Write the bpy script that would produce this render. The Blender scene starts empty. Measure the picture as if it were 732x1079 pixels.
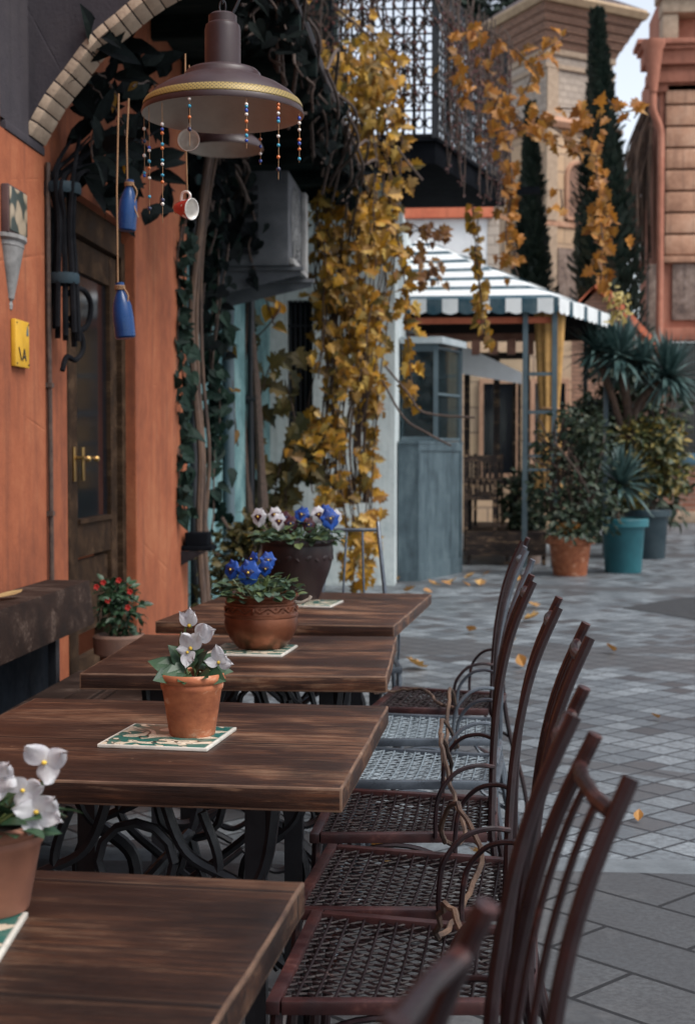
import bpy, bmesh, math, random
from mathutils import Vector, Matrix, Euler, noise as mnoise
random.seed(7)
RNG = random.Random(11)
sc = bpy.context.scene
COL = sc.collection
PI = math.pi
R = math.radians
V = Vector

# ------------------------------------------------------------------ camera
FPX = 1500.0
YAW, PITCH, CAMH = R(4.72), R(2.273), 1.3
cam_pos = V((0, 0, CAMH))
Fw = V((-math.sin(YAW)*math.cos(PITCH), math.cos(YAW)*math.cos(PITCH), -math.sin(PITCH)))
Rt = V((math.cos(YAW), math.sin(YAW), 0))
Up = Rt.cross(Fw)
def P(px, py, Y):
    """point of the street at distance Y seen at photo pixel (px, py)"""
    d = Fw + Rt*((px-366)/FPX) + Up*((539.5-py)/FPX)
    return cam_pos + d*(Y/d.y)
def G(px, py, z=0.0):
    d = Fw + Rt*((px-366)/FPX) + Up*((539.5-py)/FPX)
    return cam_pos + d*((z-CAMH)/d.z)
cd = bpy.data.cameras.new('camera'); cam = bpy.data.objects.new('camera', cd); COL.objects.link(cam)
cam.location = cam_pos; cam.rotation_euler = (PI/2-PITCH, 0, YAW)
cd.sensor_fit = 'VERTICAL'; cd.sensor_height = 36; cd.sensor_width = 24; cd.lens = FPX/1079*36
cd.clip_start = .05; cd.clip_end = 2000
cd.dof.use_dof = True; cd.dof.focus_distance = 2.9; cd.dof.aperture_fstop = 6.0; cd.dof.aperture_blades = 9
sc.camera = cam

# ------------------------------------------------------------------ object helpers
def tag(o, label=None, cat=None, group=None, kind=None):
    if label: o['label'] = label
    if cat: o['category'] = cat
    if group: o['group'] = group
    if kind: o['kind'] = kind
    return o
def thing(name, label, cat, loc=(0,0,0), rz=0, group=None):
    o = bpy.data.objects.new(name, None); COL.objects.link(o)
    o.empty_display_size = .1
    o.location = loc; o.rotation_euler = (0,0,rz)
    return tag(o, label, cat, group)
def copy_tree(o, parent=None):
    c = o.copy(); COL.objects.link(c)
    if parent: c.parent = parent
    for ch in list(o.children): copy_tree(ch, c)
    return c

class MB:
    def __init__(s): s.bm = bmesh.new(); s.mi = 0
    def face(s, pts):
        vs = [s.bm.verts.new(p) for p in pts]
        f = s.bm.faces.new(vs); f.material_index = s.mi; return f
    def box(s, x0, x1, y0, y1, z0, z1, bev=0, M=None, bmi=None):
        m = Matrix.Translation(((x0+x1)/2,(y0+y1)/2,(z0+z1)/2)) @ Matrix.Diagonal((abs(x1-x0),abs(y1-y0),abs(z1-z0),1))
        if M is not None: m = M @ m
        cs = [s.bm.verts.new(m @ V((x,y,z))) for x in (-.5,.5) for y in (-.5,.5) for z in (-.5,.5)]
        vs = set(cs)
        for q in ((0,1,3,2),(4,6,7,5),(0,4,5,1),(2,3,7,6),(0,2,6,4),(1,5,7,3)): s.bm.faces.new([cs[i] for i in q]).material_index = s.mi
        if bev > 0:
            es = list({e for v in vs for e in v.link_edges})
            rb_ = bmesh.ops.bevel(s.bm, geom=es, offset=bev, segments=2, affect='EDGES', profile=.6)
            if bmi is not None:
                for f in rb_['faces']: f.material_index = bmi
        return s
    def tube(s, pts, r, n=8, cap=True, flat=1.0, ref=None):
        pts = [V(p) for p in pts]; k = len(pts)
        rs = r if isinstance(r, (list, tuple)) else [r]*k
        rings = []; prev = None
        for i, p in enumerate(pts):
            t = (pts[min(i+1,k-1)]-pts[max(i-1,0)])
            if t.length < 1e-9: t = V((0,0,1))
            t.normalize()
            if prev is None:
                a = V(ref) if ref else (V((0,0,1)) if abs(t.z) < .9 else V((1,0,0)))
            else: a = prev
            u = a - t*a.dot(t)
            if u.length < 1e-6: u = t.orthogonal()
            u.normalize(); prev = u; w = t.cross(u)
            rings.append([s.bm.verts.new(p + u*(math.cos(2*PI*j/n)*rs[i]*flat) + w*(math.sin(2*PI*j/n)*rs[i])) for j in range(n)])
        for i in range(k-1):
            for j in range(n):
                f = s.bm.faces.new((rings[i][j], rings[i][(j+1)%n], rings[i+1][(j+1)%n], rings[i+1][j])); f.material_index = s.mi
        if cap:
            f = s.bm.faces.new(rings[0][::-1]); f.material_index = s.mi
            f = s.bm.faces.new(rings[-1]); f.material_index = s.mi
        return s
    def lathe(s, prof, n=40, c=(0,0,0)):
        c = V(c); rings = []
        for r, z in prof:
            if r < 1e-5: rings.append([s.bm.verts.new(c+V((0,0,z)))])
            else: rings.append([s.bm.verts.new(c+V((r*math.cos(2*PI*j/n), r*math.sin(2*PI*j/n), z))) for j in range(n)])
        for a, b in zip(rings, rings[1:]):
            for j in range(n):
                k = (j+1) % n
                if len(a) == 1 and len(b) == 1: continue
                if len(a) == 1: vs = (a[0], b[k], b[j])
                elif len(b) == 1: vs = (a[j], a[k], b[0])
                else: vs = (a[j], a[k], b[k], b[j])
                f = s.bm.faces.new(vs); f.material_index = s.mi
        return s
    def prism(s, poly, d):
        """closed polygon (3D points) extruded by vector d"""
        d = V(d); a = [s.bm.verts.new(p) for p in poly]; b = [s.bm.verts.new(V(p)+d) for p in poly]
        n = len(a)
        fs = [s.bm.faces.new(a[::-1]), s.bm.faces.new(b)]
        for i in range(n): fs.append(s.bm.faces.new((a[i], a[(i+1)%n], b[(i+1)%n], b[i])))
        for f in fs: f.material_index = s.mi
        return s
    def ball(s, c, r, seg=10, sc_=(1,1,1), M=None):
        m = Matrix.Translation(c) @ (M if M is not None else Matrix()) @ Matrix.Diagonal((r*sc_[0], r*sc_[1], r*sc_[2], 1))
        nu, nv = seg, max(3, seg//2)
        top = s.bm.verts.new(m @ V((0,0,1))); bot = s.bm.verts.new(m @ V((0,0,-1)))
        rings = [[s.bm.verts.new(m @ V((math.sin(PI*i/nv)*math.cos(2*PI*j/nu), math.sin(PI*i/nv)*math.sin(2*PI*j/nu), math.cos(PI*i/nv)))) for j in range(nu)] for i in range(1, nv)]
        for j in range(nu):
            k = (j+1) % nu; fs = [(top, rings[0][j], rings[0][k]), (bot, rings[-1][k], rings[-1][j])]
            for p, q in zip(rings, rings[1:]): fs.append((p[j], q[j], q[k], p[k]))
            for f in fs: s.bm.faces.new(f).material_index = s.mi
        return s
    def grid(s, fn, nu, nv):
        vs = [[s.bm.verts.new(fn(i/nu, j/nv)) for j in range(nv+1)] for i in range(nu+1)]
        for i in range(nu):
            for j in range(nv):
                f = s.bm.faces.new((vs[i][j], vs[i+1][j], vs[i+1][j+1], vs[i][j+1])); f.material_index = s.mi
        return s
    def build(s, name, mats, parent=None, smooth=True, ang=38, loc=None, normals=True, M=None):
        bm = s.bm
        if M is not None: bm.transform(M)
        if normals: bmesh.ops.recalc_face_normals(bm, faces=bm.faces)
        if smooth:
            a = R(ang)
            for f in bm.faces: f.smooth = True
            for e in bm.edges:
                if len(e.link_faces) == 2:
                    e.smooth = e.calc_face_angle(0) < a
        me = bpy.data.meshes.new(name); bm.to_mesh(me); bm.free()
        for m in (mats if isinstance(mats, (list, tuple)) else [mats]): me.materials.append(m)
        o = bpy.data.objects.new(name, me); COL.objects.link(o)
        if parent is not None: o.parent = parent
        if loc is not None: o.location = loc
        return o
def spline(pts, n=6):
    """Catmull-Rom through points"""
    pts = [V(p) for p in pts]; out = []
    for i in range(len(pts)-1):
        p0 = pts[max(i-1,0)]; p1 = pts[i]; p2 = pts[i+1]; p3 = pts[min(i+2,len(pts)-1)]
        for k in range(n):
            t = k/n
            out.append(.5*((2*p1)+(p2-p0)*t+(2*p0-5*p1+4*p2-p3)*t*t+(3*p1-p0-3*p2+p3)*t*t*t))
    out.append(pts[-1]); return out
def rv(s=1.0): return V((RNG.uniform(-s,s), RNG.uniform(-s,s), RNG.uniform(-s,s)))
def U(a, b): return RNG.uniform(a, b)

# leaf outlines: (t along the midrib, half width)
LEAF = {
 'grape': [(0,0),(-.12,.2),(.02,.46),(.17,.29),(.40,.56),(.50,.27),(.66,.36),(.74,.15),(1,0)],
 'oval':  [(0,0),(.12,.14),(.32,.27),(.55,.28),(.8,.15),(1,0)],
 'round': [(0,0),(.1,.28),(.35,.44),(.65,.42),(.88,.22),(1,0)],
 'heart': [(0,0),(-.1,.25),(.08,.44),(.35,.45),(.65,.28),(1,0)],
 'long':  [(0,0),(.15,.07),(.45,.10),(.75,.07),(1,0)],
 'small': [(0,0),(.3,.26),(.7,.24),(1,0)],
}
def leaf(mb, p, d, n, L, kind='grape', fold=.25, droop=.2, wide=1.0):
    d = d.normalized(); s = d.cross(n)
    if s.length < 1e-5: s = d.orthogonal()
    s.normalize(); n = s.cross(d)
    pts = LEAF[kind]; wide = wide*U(.8,1.15); tw = U(-.35,.35)
    def at(t, w): return p + d*(t*L) + s*(w*L*wide) + n*(abs(w)*L*fold - t*t*L*droop + w*t*L*tw)
    for sg in (1, -1):
        poly = [at(t, sg*w) for t, w in pts]
        mid = [at(t, 0) for t in (.66, .33)]
        vs = poly + mid
        if sg < 0: vs = vs[::-1]
        mb.face(vs)

# ------------------------------------------------------------------ material helpers
def mat(name): 
    m = bpy.data.materials.new(name); m.use_nodes = True
    nt = m.node_tree; b = nt.nodes['Principled BSDF']
    return m, nt, b
def N(nt, t, **kw):
    n = nt.nodes.new(t)
    for k, v in kw.items():
        if k in n.inputs.keys() and not hasattr(n, k): n.inputs[k].default_value = v
        else:
            try: setattr(n, k, v)
            except Exception: n.inputs[k].default_value = v
    return n
def ramp(nt, fac, stops, interp='LINEAR'):
    r = nt.nodes.new('ShaderNodeValToRGB'); r.color_ramp.interpolation = interp
    els = r.color_ramp.elements
    while len(els) < len(stops): els.new(.5)
    for e, (p, c) in zip(els, stops):
        e.position = p; e.color = (c[0], c[1], c[2], 1) if not isinstance(c, (int, float)) else (c, c, c, 1)
    nt.links.new(fac, r.inputs[0]); return r.outputs[0]
def coords(nt, scale=(1,1,1), rot=(0,0,0), loc=(0,0,0), kind='Object'):
    tc = nt.nodes.new('ShaderNodeTexCoord'); mp = nt.nodes.new('ShaderNodeMapping')
    nt.links.new(tc.outputs[kind], mp.inputs[0])
    mp.inputs['Scale'].default_value = scale; mp.inputs['Rotation'].default_value = rot; mp.inputs['Location'].default_value = loc
    return mp.outputs[0]
def noise(nt, vec, scale=5, detail=5, rough=.6, dist=0):
    n = nt.nodes.new('ShaderNodeTexNoise'); n.inputs['Scale'].default_value = scale
    n.inputs['Detail'].default_value = detail; n.inputs['Roughness'].default_value = rough; n.inputs['Distortion'].default_value = dist
    nt.links.new(vec, n.inputs['Vector']); return n.outputs['Fac']
def mix(nt, fac, a, b, blend='MIX'):
    m = nt.nodes.new('ShaderNodeMix'); m.data_type = 'RGBA'; m.blend_type = blend
    for sock, v in ((m.inputs[0], fac), (m.inputs[6], a), (m.inputs[7], b)):
        if hasattr(v, 'links') or hasattr(v, 'is_linked'): nt.links.new(v, sock)
        elif isinstance(v, (int, float)): sock.default_value = v
        else: sock.default_value = (v[0], v[1], v[2], 1)
    return m.outputs[2]
def math_(nt, op, a, b=0.0, c=None):
    m = nt.nodes.new('ShaderNodeMath'); m.operation = op
    for i, v in enumerate((a, b) if c is None else (a, b, c)):
        if isinstance(v, (int, float)): m.inputs[i].default_value = v
        else: nt.links.new(v, m.inputs[i])
    return m.outputs[0]
def bump(nt, b, h, strength=.3, dist=.01):
    n = nt.nodes.new('ShaderNodeBump'); n.inputs['Strength'].default_value = strength; n.inputs['Distance'].default_value = dist
    nt.links.new(h, n.inputs['Height']); nt.links.new(n.outputs[0], b.inputs['Normal'])
def setc(nt, b, col):
    if isinstance(col, tuple): b.inputs['Base Color'].default_value = (*col, 1)
    else: nt.links.new(col, b.inputs['Base Color'])
def noisy(name, c1, c2, scale=6, rough=.6, bmp=.2, bdist=.004, bscale=60, metal=0, spec=.5, c3=None, stops=(.35,.65), stretch=(1,1,1), coat=0):
    m, nt, b = mat(name); v = coords(nt, stretch)
    f = noise(nt, v, scale, 8, .62)
    st = [(stops[0], c1), (stops[1], c2)]
    if c3: st.append((min(.95, stops[1]+.13), c3))
    setc(nt, b, ramp(nt, f, st))
    b.inputs['Roughness'].default_value = rough; b.inputs['Metallic'].default_value = metal; b.inputs['Specular IOR Level'].default_value = spec
    b.inputs['Coat Weight'].default_value = coat
    if bmp: bump(nt, b, noise(nt, v, bscale, 4, .6), bmp, bdist)
    rr = ramp(nt, noise(nt, v, scale*2.3, 4), [(.3, max(0, rough-.12)), (.7, min(1, rough+.12))])
    nt.links.new(rr, b.inputs['Roughness'])
    return m
def leafmat(name, cols, rough=.5, trans=.35, spec=.4):
    m, nt, b = mat(name)
    g = nt.nodes.new('ShaderNodeNewGeometry')
    st = [(i/max(1, len(cols)-1), c) for i, c in enumerate(cols)]
    c = ramp(nt, g.outputs['Random Per Island'], st)
    f = noise(nt, coords(nt), 40, 4)
    c = mix(nt, ramp(nt, f, [(.35, .0), (.75, .35)]), c, tuple(x*.45 for x in cols[0]))
    setc(nt, b, c); b.inputs['Roughness'].default_value = rough; b.inputs['Specular IOR Level'].default_value = spec
    t = nt.nodes.new('ShaderNodeBsdfTranslucent'); nt.links.new(c, t.inputs[0])
    mx = nt.nodes.new('ShaderNodeMixShader'); mx.inputs[0].default_value = trans
    out = nt.nodes['Material Output']
    nt.links.new(b.outputs[0], mx.inputs[1]); nt.links.new(t.outputs[0], mx.inputs[2]); nt.links.new(mx.outputs[0], out.inputs[0])
    return m
def plain(name, c, rough=.5, metal=0, spec=.5, coat=0, trans=0, var=.25):
    c1 = tuple(x*(1-var) for x in c); c2 = tuple(min(1, x*(1+var)) for x in c)
    m = noisy(name, c1, c2, 9, rough, .08, .002, 90, metal, spec, coat=coat)
    return m

# wood: planks with the grain along x
def woodmat(name, dark, mid, light, rough=.42, plank=.27, scale=1.0, yoff=0.0, worn=(.42,.27,.16), axis='X', spec=.3):
    m, nt, b = mat(name)
    rot = (0,0,0) if axis == 'X' else ((0,0,PI/2) if axis == 'Y' else (0,PI/2,0))
    base = coords(nt, (1,1,1), rot)
    v = coords(nt, (1.3*scale, 34*scale, 34*scale), rot, (yoff*53, yoff*97, 0)); v2 = coords(nt, (1.0*scale, 3.0*scale, 4*scale), rot, (yoff*29, yoff*41, 0))
    f1 = noise(nt, v, 3.0, 10, .74, .8); f2 = noise(nt, v2, 2.2, 6, .65)
    s = math_(nt, 'ADD', math_(nt, 'MULTIPLY', f1, .5), math_(nt, 'MULTIPLY', f2, .62))
    c = ramp(nt, s, [(.42, dark), (.56, mid), (.70, light)])
    # fine scratches where the finish has worn
    sc_ = noise(nt, coords(nt, (2.5*scale, 90*scale, 40*scale), rot), 2.0, 6, .7, .3)
    c = mix(nt, ramp(nt, math_(nt, 'MULTIPLY', sc_, f2), [(.28, 0.0), (.38, .9)]), c, worn)
    # per plank shade
    sx = nt.nodes.new('ShaderNodeSeparateXYZ'); nt.links.new(base, sx.inputs[0])
    py = math_(nt, 'DIVIDE', math_(nt, 'ADD', sx.outputs[1], 10+yoff), plank)
    wn = nt.nodes.new('ShaderNodeTexWhiteNoise'); wn.noise_dimensions = '1D'; nt.links.new(math_(nt, 'FLOOR', py), wn.inputs['W'])
    c = mix(nt, .35, c, ramp(nt, wn.outputs[0], [(0, .35), (1, .95)]), 'MULTIPLY')
    fr = math_(nt, 'ABSOLUTE', math_(nt, 'SUBTRACT', math_(nt, 'FRACT', py), .5))
    gap = ramp(nt, fr, [(.484, 0.0), (.494, 1.0)])
    c = mix(nt, math_(nt, 'MULTIPLY', gap, .8), c, tuple(x*.4 for x in dark))
    # pale lip beside the joint
    lip = ramp(nt, fr, [(.468, 0.0), (.478, .4), (.487, 0.0)])
    c = mix(nt, math_(nt, 'MULTIPLY', lip, f1), c, worn)
    vo = nt.nodes.new('ShaderNodeTexVoronoi'); vo.inputs['Scale'].default_value = 26; nt.links.new(base, vo.inputs['Vector'])
    vs_ = nt.nodes.new('ShaderNodeSeparateColor'); nt.links.new(vo.outputs['Color'], vs_.inputs[0])
    spk = math_(nt, 'MULTIPLY', ramp(nt, vo.outputs['Distance'], [(.04, 1.0), (.09, 0.0)]), math_(nt, 'GREATER_THAN', vs_.outputs[0], .8))
    c = mix(nt, math_(nt, 'MULTIPLY', spk, .7), c, worn)
    blot = noise(nt, coords(nt, (1,1,1), rot, (yoff*31, yoff*17, 3)), 4.5, 6, .7)
    c = mix(nt, ramp(nt, blot, [(.5, 0.0), (.72, .75)]), c, tuple(x*.6 for x in dark))
    for an_, se_ in ((.35, 2.0), (-.8, 7.0)):
        s2_ = noise(nt, coords(nt, (1.6, 150, 30), (0,0,an_), (se_+yoff*9, se_, 0)), 1.6, 3, .5)
        c = mix(nt, math_(nt, 'MULTIPLY', ramp(nt, s2_, [(.70, 0.0), (.74, .7)]), f1), c, worn)
    setc(nt, b, c)
    rr = ramp(nt, f2, [(.35, rough-.06), (.65, rough+.2)]); nt.links.new(rr, b.inputs['Roughness'])
    b.inputs['Specular IOR Level'].default_value = spec
    h = math_(nt, 'SUBTRACT', math_(nt, 'MULTIPLY', f1, .5), gap)
    bump(nt, b, h, .5, .004)
    return m
WHITE_W = (.75,.75,.73)
M = {}
M['table'] = woodmat('table_wood', (.010,.0055,.0045), (.042,.019,.012), (.105,.046,.025), worn=(.2,.115,.07))
M['bench'] = woodmat('bench_wood', (.013,.007,.005), (.023,.0115,.008), (.036,.019,.013), rough=.7, spec=.15, plank=.6, axis='Y', worn=(.14,.1,.08))
M['dark_wood'] = woodmat('dark_wood', (.009,.006,.006), (.022,.014,.012), (.04,.024,.018), rough=.5, plank=.14)
M['iron'] = noisy('maroon_iron', (.007,.0035,.005), (.016,.0065,.008), 14, .38, .12, .002, 120, .05, .45, c3=(.085,.032,.026), stops=(.3,.6))
M['iron_red'] = noisy('worn_red_iron', (.020,.008,.009), (.045,.015,.014), 14, .42, .15, .002, 120, .1, .5, c3=(.12,.05,.04), stops=(.35,.6))
M['iron_grey'] = noisy('grey_iron', (.05,.06,.075), (.10,.12,.145), 14, .36, .12, .002, 120, .35, .6, c3=(.2,.23,.26))
M['iron_black'] = noisy('black_iron', (.006,.007,.010), (.014,.015,.019), 12, .45, .15, .002, 100, .2, .5)
M['black_stem'] = noisy('black_stem', (.004,.0045,.006), (.012,.012,.014), 14, .9, .4, .004, 60, spec=.08)
M['wire'] = noisy('woven_wire', (.007,.004,.005), (.016,.010,.011), 25, .45, 0, metal=0, spec=.09, c3=(.07,.045,.04))
M['wire_grey'] = noisy('grey_woven_wire', (.11,.135,.155), (.2,.24,.27), 25, .45, 0, metal=0, spec=.15)
M['terracotta'] = noisy('terracotta', (.22,.062,.026), (.37,.12,.05), 16, .75, .25, .003, 80, c3=(.55,.33,.22), stops=(.34,.58), stretch=(1,1,1.6))
M['terracotta_dark'] = noisy('dark_terracotta', (.17,.07,.045), (.26,.105,.062), 7, .72, .18, .003, 80, c3=(.32,.18,.13))  # darker, browner clay for the pot on the nearest table
M['copper'] = noisy('copper_glaze', (.10,.034,.018), (.24,.085,.042), 6, .36, .12, .003, 70, .6, .6, c3=(.42,.2,.11))
M['brown_glaze'] = noisy('brown_glaze', (.010,.006,.007), (.026,.012,.012), 6, .5, .15, .003, 60, .0, .3, c3=(.06,.028,.022))
M['soil'] = noisy('soil', (.012,.009,.007), (.035,.025,.018), 30, .9, .8, .02, 60)
M['leaf_green'] = leafmat('dark_green_leaf', [(.012,.032,.016), (.03,.07,.03), (.05,.10,.05), (.02,.05,.03)], .42, .2)
M['leaf_grey'] = leafmat('pansy_leaf', [(.04,.075,.05), (.08,.13,.09), (.055,.09,.04), (.12,.15,.06)], .45, .25)
M['leaf_yellow'] = leafmat('autumn_vine_leaf', [(.44,.21,.018), (.56,.31,.03), (.26,.13,.016), (.10,.085,.022), (.5,.22,.018), (.06,.055,.018), (.64,.42,.10), (.24,.10,.016), (.12,.07,.016), (.48,.25,.025), (.07,.045,.016)], .5, .35)
M['leaf_orange'] = leafmat('orange_vine_leaf', [(.38,.14,.022), (.5,.21,.03), (.20,.07,.018), (.45,.22,.04), (.12,.06,.02)], .5, .35)
M['leaf_olive'] = leafmat('olive_vine_leaf', [(.035,.04,.018), (.08,.07,.022), (.15,.10,.025), (.03,.03,.016)], .55, .3)
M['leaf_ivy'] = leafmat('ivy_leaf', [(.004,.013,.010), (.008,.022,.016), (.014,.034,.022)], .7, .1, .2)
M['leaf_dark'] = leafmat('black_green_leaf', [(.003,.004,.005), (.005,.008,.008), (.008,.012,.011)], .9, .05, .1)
M['leaf_yucca'] = leafmat('yucca_blade', [(.02,.05,.05), (.045,.09,.085), (.09,.15,.14), (.03,.06,.055)], .42, .12)
M['leaf_bush'] = leafmat('bush_leaf', [(.010,.022,.014), (.02,.04,.022), (.035,.055,.028), (.05,.05,.02)], .55, .2)
M['leaf_var'] = leafmat('variegated_leaf', [(.02,.035,.018), (.03,.055,.025), (.22,.17,.03), (.04,.07,.03), (.36,.27,.07), (.025,.045,.02), (.05,.07,.03), (.34,.2,.02)], .5, .25)
M['leaf_cypress'] = leafmat('cypress_leaf', [(.008,.017,.013), (.012,.026,.018), (.02,.036,.024)], .6, .1)
M['twig'] = noisy('twig_bark', (.03,.018,.014), (.075,.045,.032), 30, .8, .4, .004, 80)
M['bark'] = noisy('vine_bark', (.035,.022,.018), (.12,.07,.045), 18, .85, .6, .01, 50, stretch=(1,1,.25))
M['stem_green'] = plain('green_stem', (.07,.10,.03), .5)
M['petal_white'] = leafmat('white_petal', [(.58,.58,.61), (.68,.68,.69), (.63,.60,.64)], .6, .4)
m_, nt_, b_ = M['petal_white'], M['petal_white'].node_tree, M['petal_white'].node_tree.nodes['Principled BSDF']
lk_ = b_.inputs['Base Color'].links[0].from_socket
vn_ = noise(nt_, coords(nt_, (260,40,60)), 1.0, 4, .6)
cc_ = mix(nt_, ramp(nt_, vn_, [(.45, 0.0), (.7, .5)]), lk_, (.42,.38,.45)); setc(nt_, b_, cc_); bump(nt_, b_, vn_, .35, .002)
M['petal_blue'] = leafmat('blue_petal', [(.006,.045,.24), (.012,.075,.36), (.005,.028,.17)], .5, .2)
M['petal_navy'] = plain('navy_petal', (.006,.008,.05), .6)
M['petal_wine'] = leafmat('wine_petal', [(.04,.008,.015), (.07,.012,.02)], .6, .15)
M['petal_red'] = leafmat('red_petal', [(.45,.02,.02), (.6,.05,.03)], .5, .25)
M['yellow_eye'] = plain('yellow_eye', (.6,.4,.05), .6)
M['grey_metal'] = noisy('blue_grey_metal', (.045,.07,.085), (.08,.115,.132), 2.2, .5, .1, .002, 40, .1, .4, c3=(.13,.17,.19))
M['cream_metal'] = noisy('cream_enamel', (.34,.29,.24), (.44,.385,.32), 8, .5, .1, .001, 90)
M['brown_enamel'] = noisy('brown_enamel', (.026,.013,.014), (.038,.02,.021), 6, .42, .1, .001, 60, .0, .4)
M['string'] = plain('twine', (.25,.14,.07), .9)
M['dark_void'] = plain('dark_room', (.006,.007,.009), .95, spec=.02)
M['white_ceramic'] = plain('white_ceramic', (.78,.74,.69), .25, coat=.4, var=.08)
M['blue_glass'] = plain('blue_glass', (.003,.03,.11), .3, spec=.3, var=.2)
M['gold'] = None
# ------------------------------------------------------------------ special materials
def plaster(name, c1, c2, c3, stain, sc=1.6, strength=.35):
    m, nt, b = mat(name); v = coords(nt, kind='Object')
    f = noise(nt, v, sc, 8, .65); f2 = noise(nt, v, sc*7, 6, .6)
    c = ramp(nt, math_(nt, 'ADD', math_(nt, 'MULTIPLY', f, .7), math_(nt, 'MULTIPLY', f2, .3)), [(.36, c1), (.5, c2), (.66, c3)])
    run = noise(nt, coords(nt, (6, 6, .5)), 2.2, 6, .7)
    c = mix(nt, ramp(nt, run, [(.5, 0.0), (.72, .65)]), c, stain)
    setc(nt, b, c); b.inputs['Roughness'].default_value = .88; b.inputs['Specular IOR Level'].default_value = .25
    h = math_(nt, 'ADD', math_(nt, 'MULTIPLY', f2, .6), math_(nt, 'MULTIPLY', noise(nt, v, 70, 5, .65), .5))
    vo = nt.nodes.new('ShaderNodeTexVoronoi'); vo.feature = 'DISTANCE_TO_EDGE'; vo.inputs['Scale'].default_value = 1.3; nt.links.new(v, vo.inputs['Vector'])
    h = math_(nt, 'SUBTRACT', h, math_(nt, 'MULTIPLY', ramp(nt, vo.outputs['Distance'], [(0, 1.0), (.006, 0.0)]), ramp(nt, f, [(.5, 0.0), (.6, .8)])))
    bump(nt, b, h, strength, .012)
    return m
M['orange'] = plaster('orange_plaster', (.19,.056,.027), (.28,.083,.037), (.35,.125,.058), (.11,.04,.026))
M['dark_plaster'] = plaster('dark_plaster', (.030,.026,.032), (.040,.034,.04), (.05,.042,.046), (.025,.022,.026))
M['pale_plaster'] = plaster('pale_blue_plaster', (.36,.42,.43), (.50,.55,.55), (.60,.64,.63), (.26,.29,.28), 2.5)
M['turq'] = plaster('turquoise_plaster', (.05,.11,.12), (.11,.21,.22), (.22,.33,.33), (.025,.05,.05), 3.5)
M['tan_stone'] = None

def stonemat(name, c1, c2, mortar, w, h, rough=.85, rotx=True, msize=.02, bmp=.6, tint=None, kind='Object'):
    """coursed blocks on vertical faces: runs along x+y, courses along z"""
    m, nt, b = mat(name)
    tc = nt.nodes.new('ShaderNodeTexCoord'); sx = nt.nodes.new('ShaderNodeSeparateXYZ'); nt.links.new(tc.outputs[kind], sx.inputs[0])
    cx = nt.nodes.new('ShaderNodeCombineXYZ')
    nt.links.new(math_(nt, 'ADD', sx.outputs[0], sx.outputs[1]) if rotx else sx.outputs[0], cx.inputs[0]); nt.links.new(sx.outputs[2], cx.inputs[1])
    br = nt.nodes.new('ShaderNodeTexBrick'); nt.links.new(cx.outputs[0], br.inputs['Vector'])
    br.inputs['Scale'].default_value = 1; br.inputs['Brick Width'].default_value = w; br.inputs['Row Height'].default_value = h
    br.inputs['Mortar Size'].default_value = msize; br.inputs['Mortar Smooth'].default_value = .3; br.inputs['Bias'].default_value = -.1
    br.inputs['Color1'].default_value = (*c1, 1); br.inputs['Color2'].default_value = (*c2, 1); br.inputs['Mortar'].default_value = (*mortar, 1)
    v = coords(nt); f = noise(nt, v, 2.5, 8, .7)
    c = mix(nt, ramp(nt, f, [(.3, .65), (.7, .0)]), br.outputs[0], tuple(x*.55 for x in c1))
    setc(nt, b, c); b.inputs['Roughness'].default_value = rough; b.inputs['Specular IOR Level'].default_value = .25
    h_ = math_(nt, 'SUBTRACT', math_(nt, 'MULTIPLY', noise(nt, v, 18, 6, .65), .5), br.outputs['Fac'])
    bump(nt, b, h_, bmp, .03)
    return m
M['arch_brick'] = noisy('pale_arch_brick', (.30,.22,.155), (.42,.315,.225), 9, .85, .5, .006, 60, c3=(.5,.39,.29))
M['tan_stone'] = stonemat('tan_stone_blocks', (.56,.39,.25), (.44,.32,.23), (.26,.19,.14), .75, .42)
M['grey_stone'] = stonemat('small_grey_stone', (.48,.40,.33), (.38,.32,.27), (.28,.23,.19), .32, .16, msize=.015)
M['tan_brick'] = stonemat('thin_tan_brick', (.34,.20,.14), (.26,.15,.11), (.15,.10,.08), .25, .075, msize=.012)
M['red_brick'] = stonemat('red_brown_brick', (.25,.105,.07), (.31,.17,.12), (.30,.24,.2), .30, .10, msize=.014)
M['pink_stucco'] = plaster('pink_stucco', (.28,.115,.075), (.37,.15,.10), (.44,.2,.135), (.16,.075,.055), 1.2, .3)
M['peach_block'] = plaster('peach_block', (.29,.155,.10), (.43,.24,.155), (.52,.33,.23), (.19,.11,.08), 2.2, .4)
M['dark_stucco'] = plaster('rubble_stone', (.05,.04,.04), (.22,.16,.13), (.34,.27,.23), (.05,.04,.04), 5.0, .8)
M['roof_tile'] = stonemat('dark_roof_tile', (.10,.075,.075), (.18,.14,.14), (.03,.025,.025), .28, .24, msize=.03)
M['orange_band'] = plaster('orange_red_paint', (.42,.11,.06), (.5,.14,.075), (.55,.18,.1), (.3,.09,.05))
M['white_render'] = plaster('white_render', (.60,.60,.60), (.68,.68,.68), (.72,.72,.71), (.5,.5,.5))
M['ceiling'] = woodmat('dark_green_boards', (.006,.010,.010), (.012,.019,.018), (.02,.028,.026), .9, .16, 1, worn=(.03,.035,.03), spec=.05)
M['door_wood'] = woodmat('brown_door_wood', (.018,.010,.006), (.04,.022,.012), (.075,.042,.024), .75, 1.3, axis='Z', worn=(.1,.06,.035), spec=.1)

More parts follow.
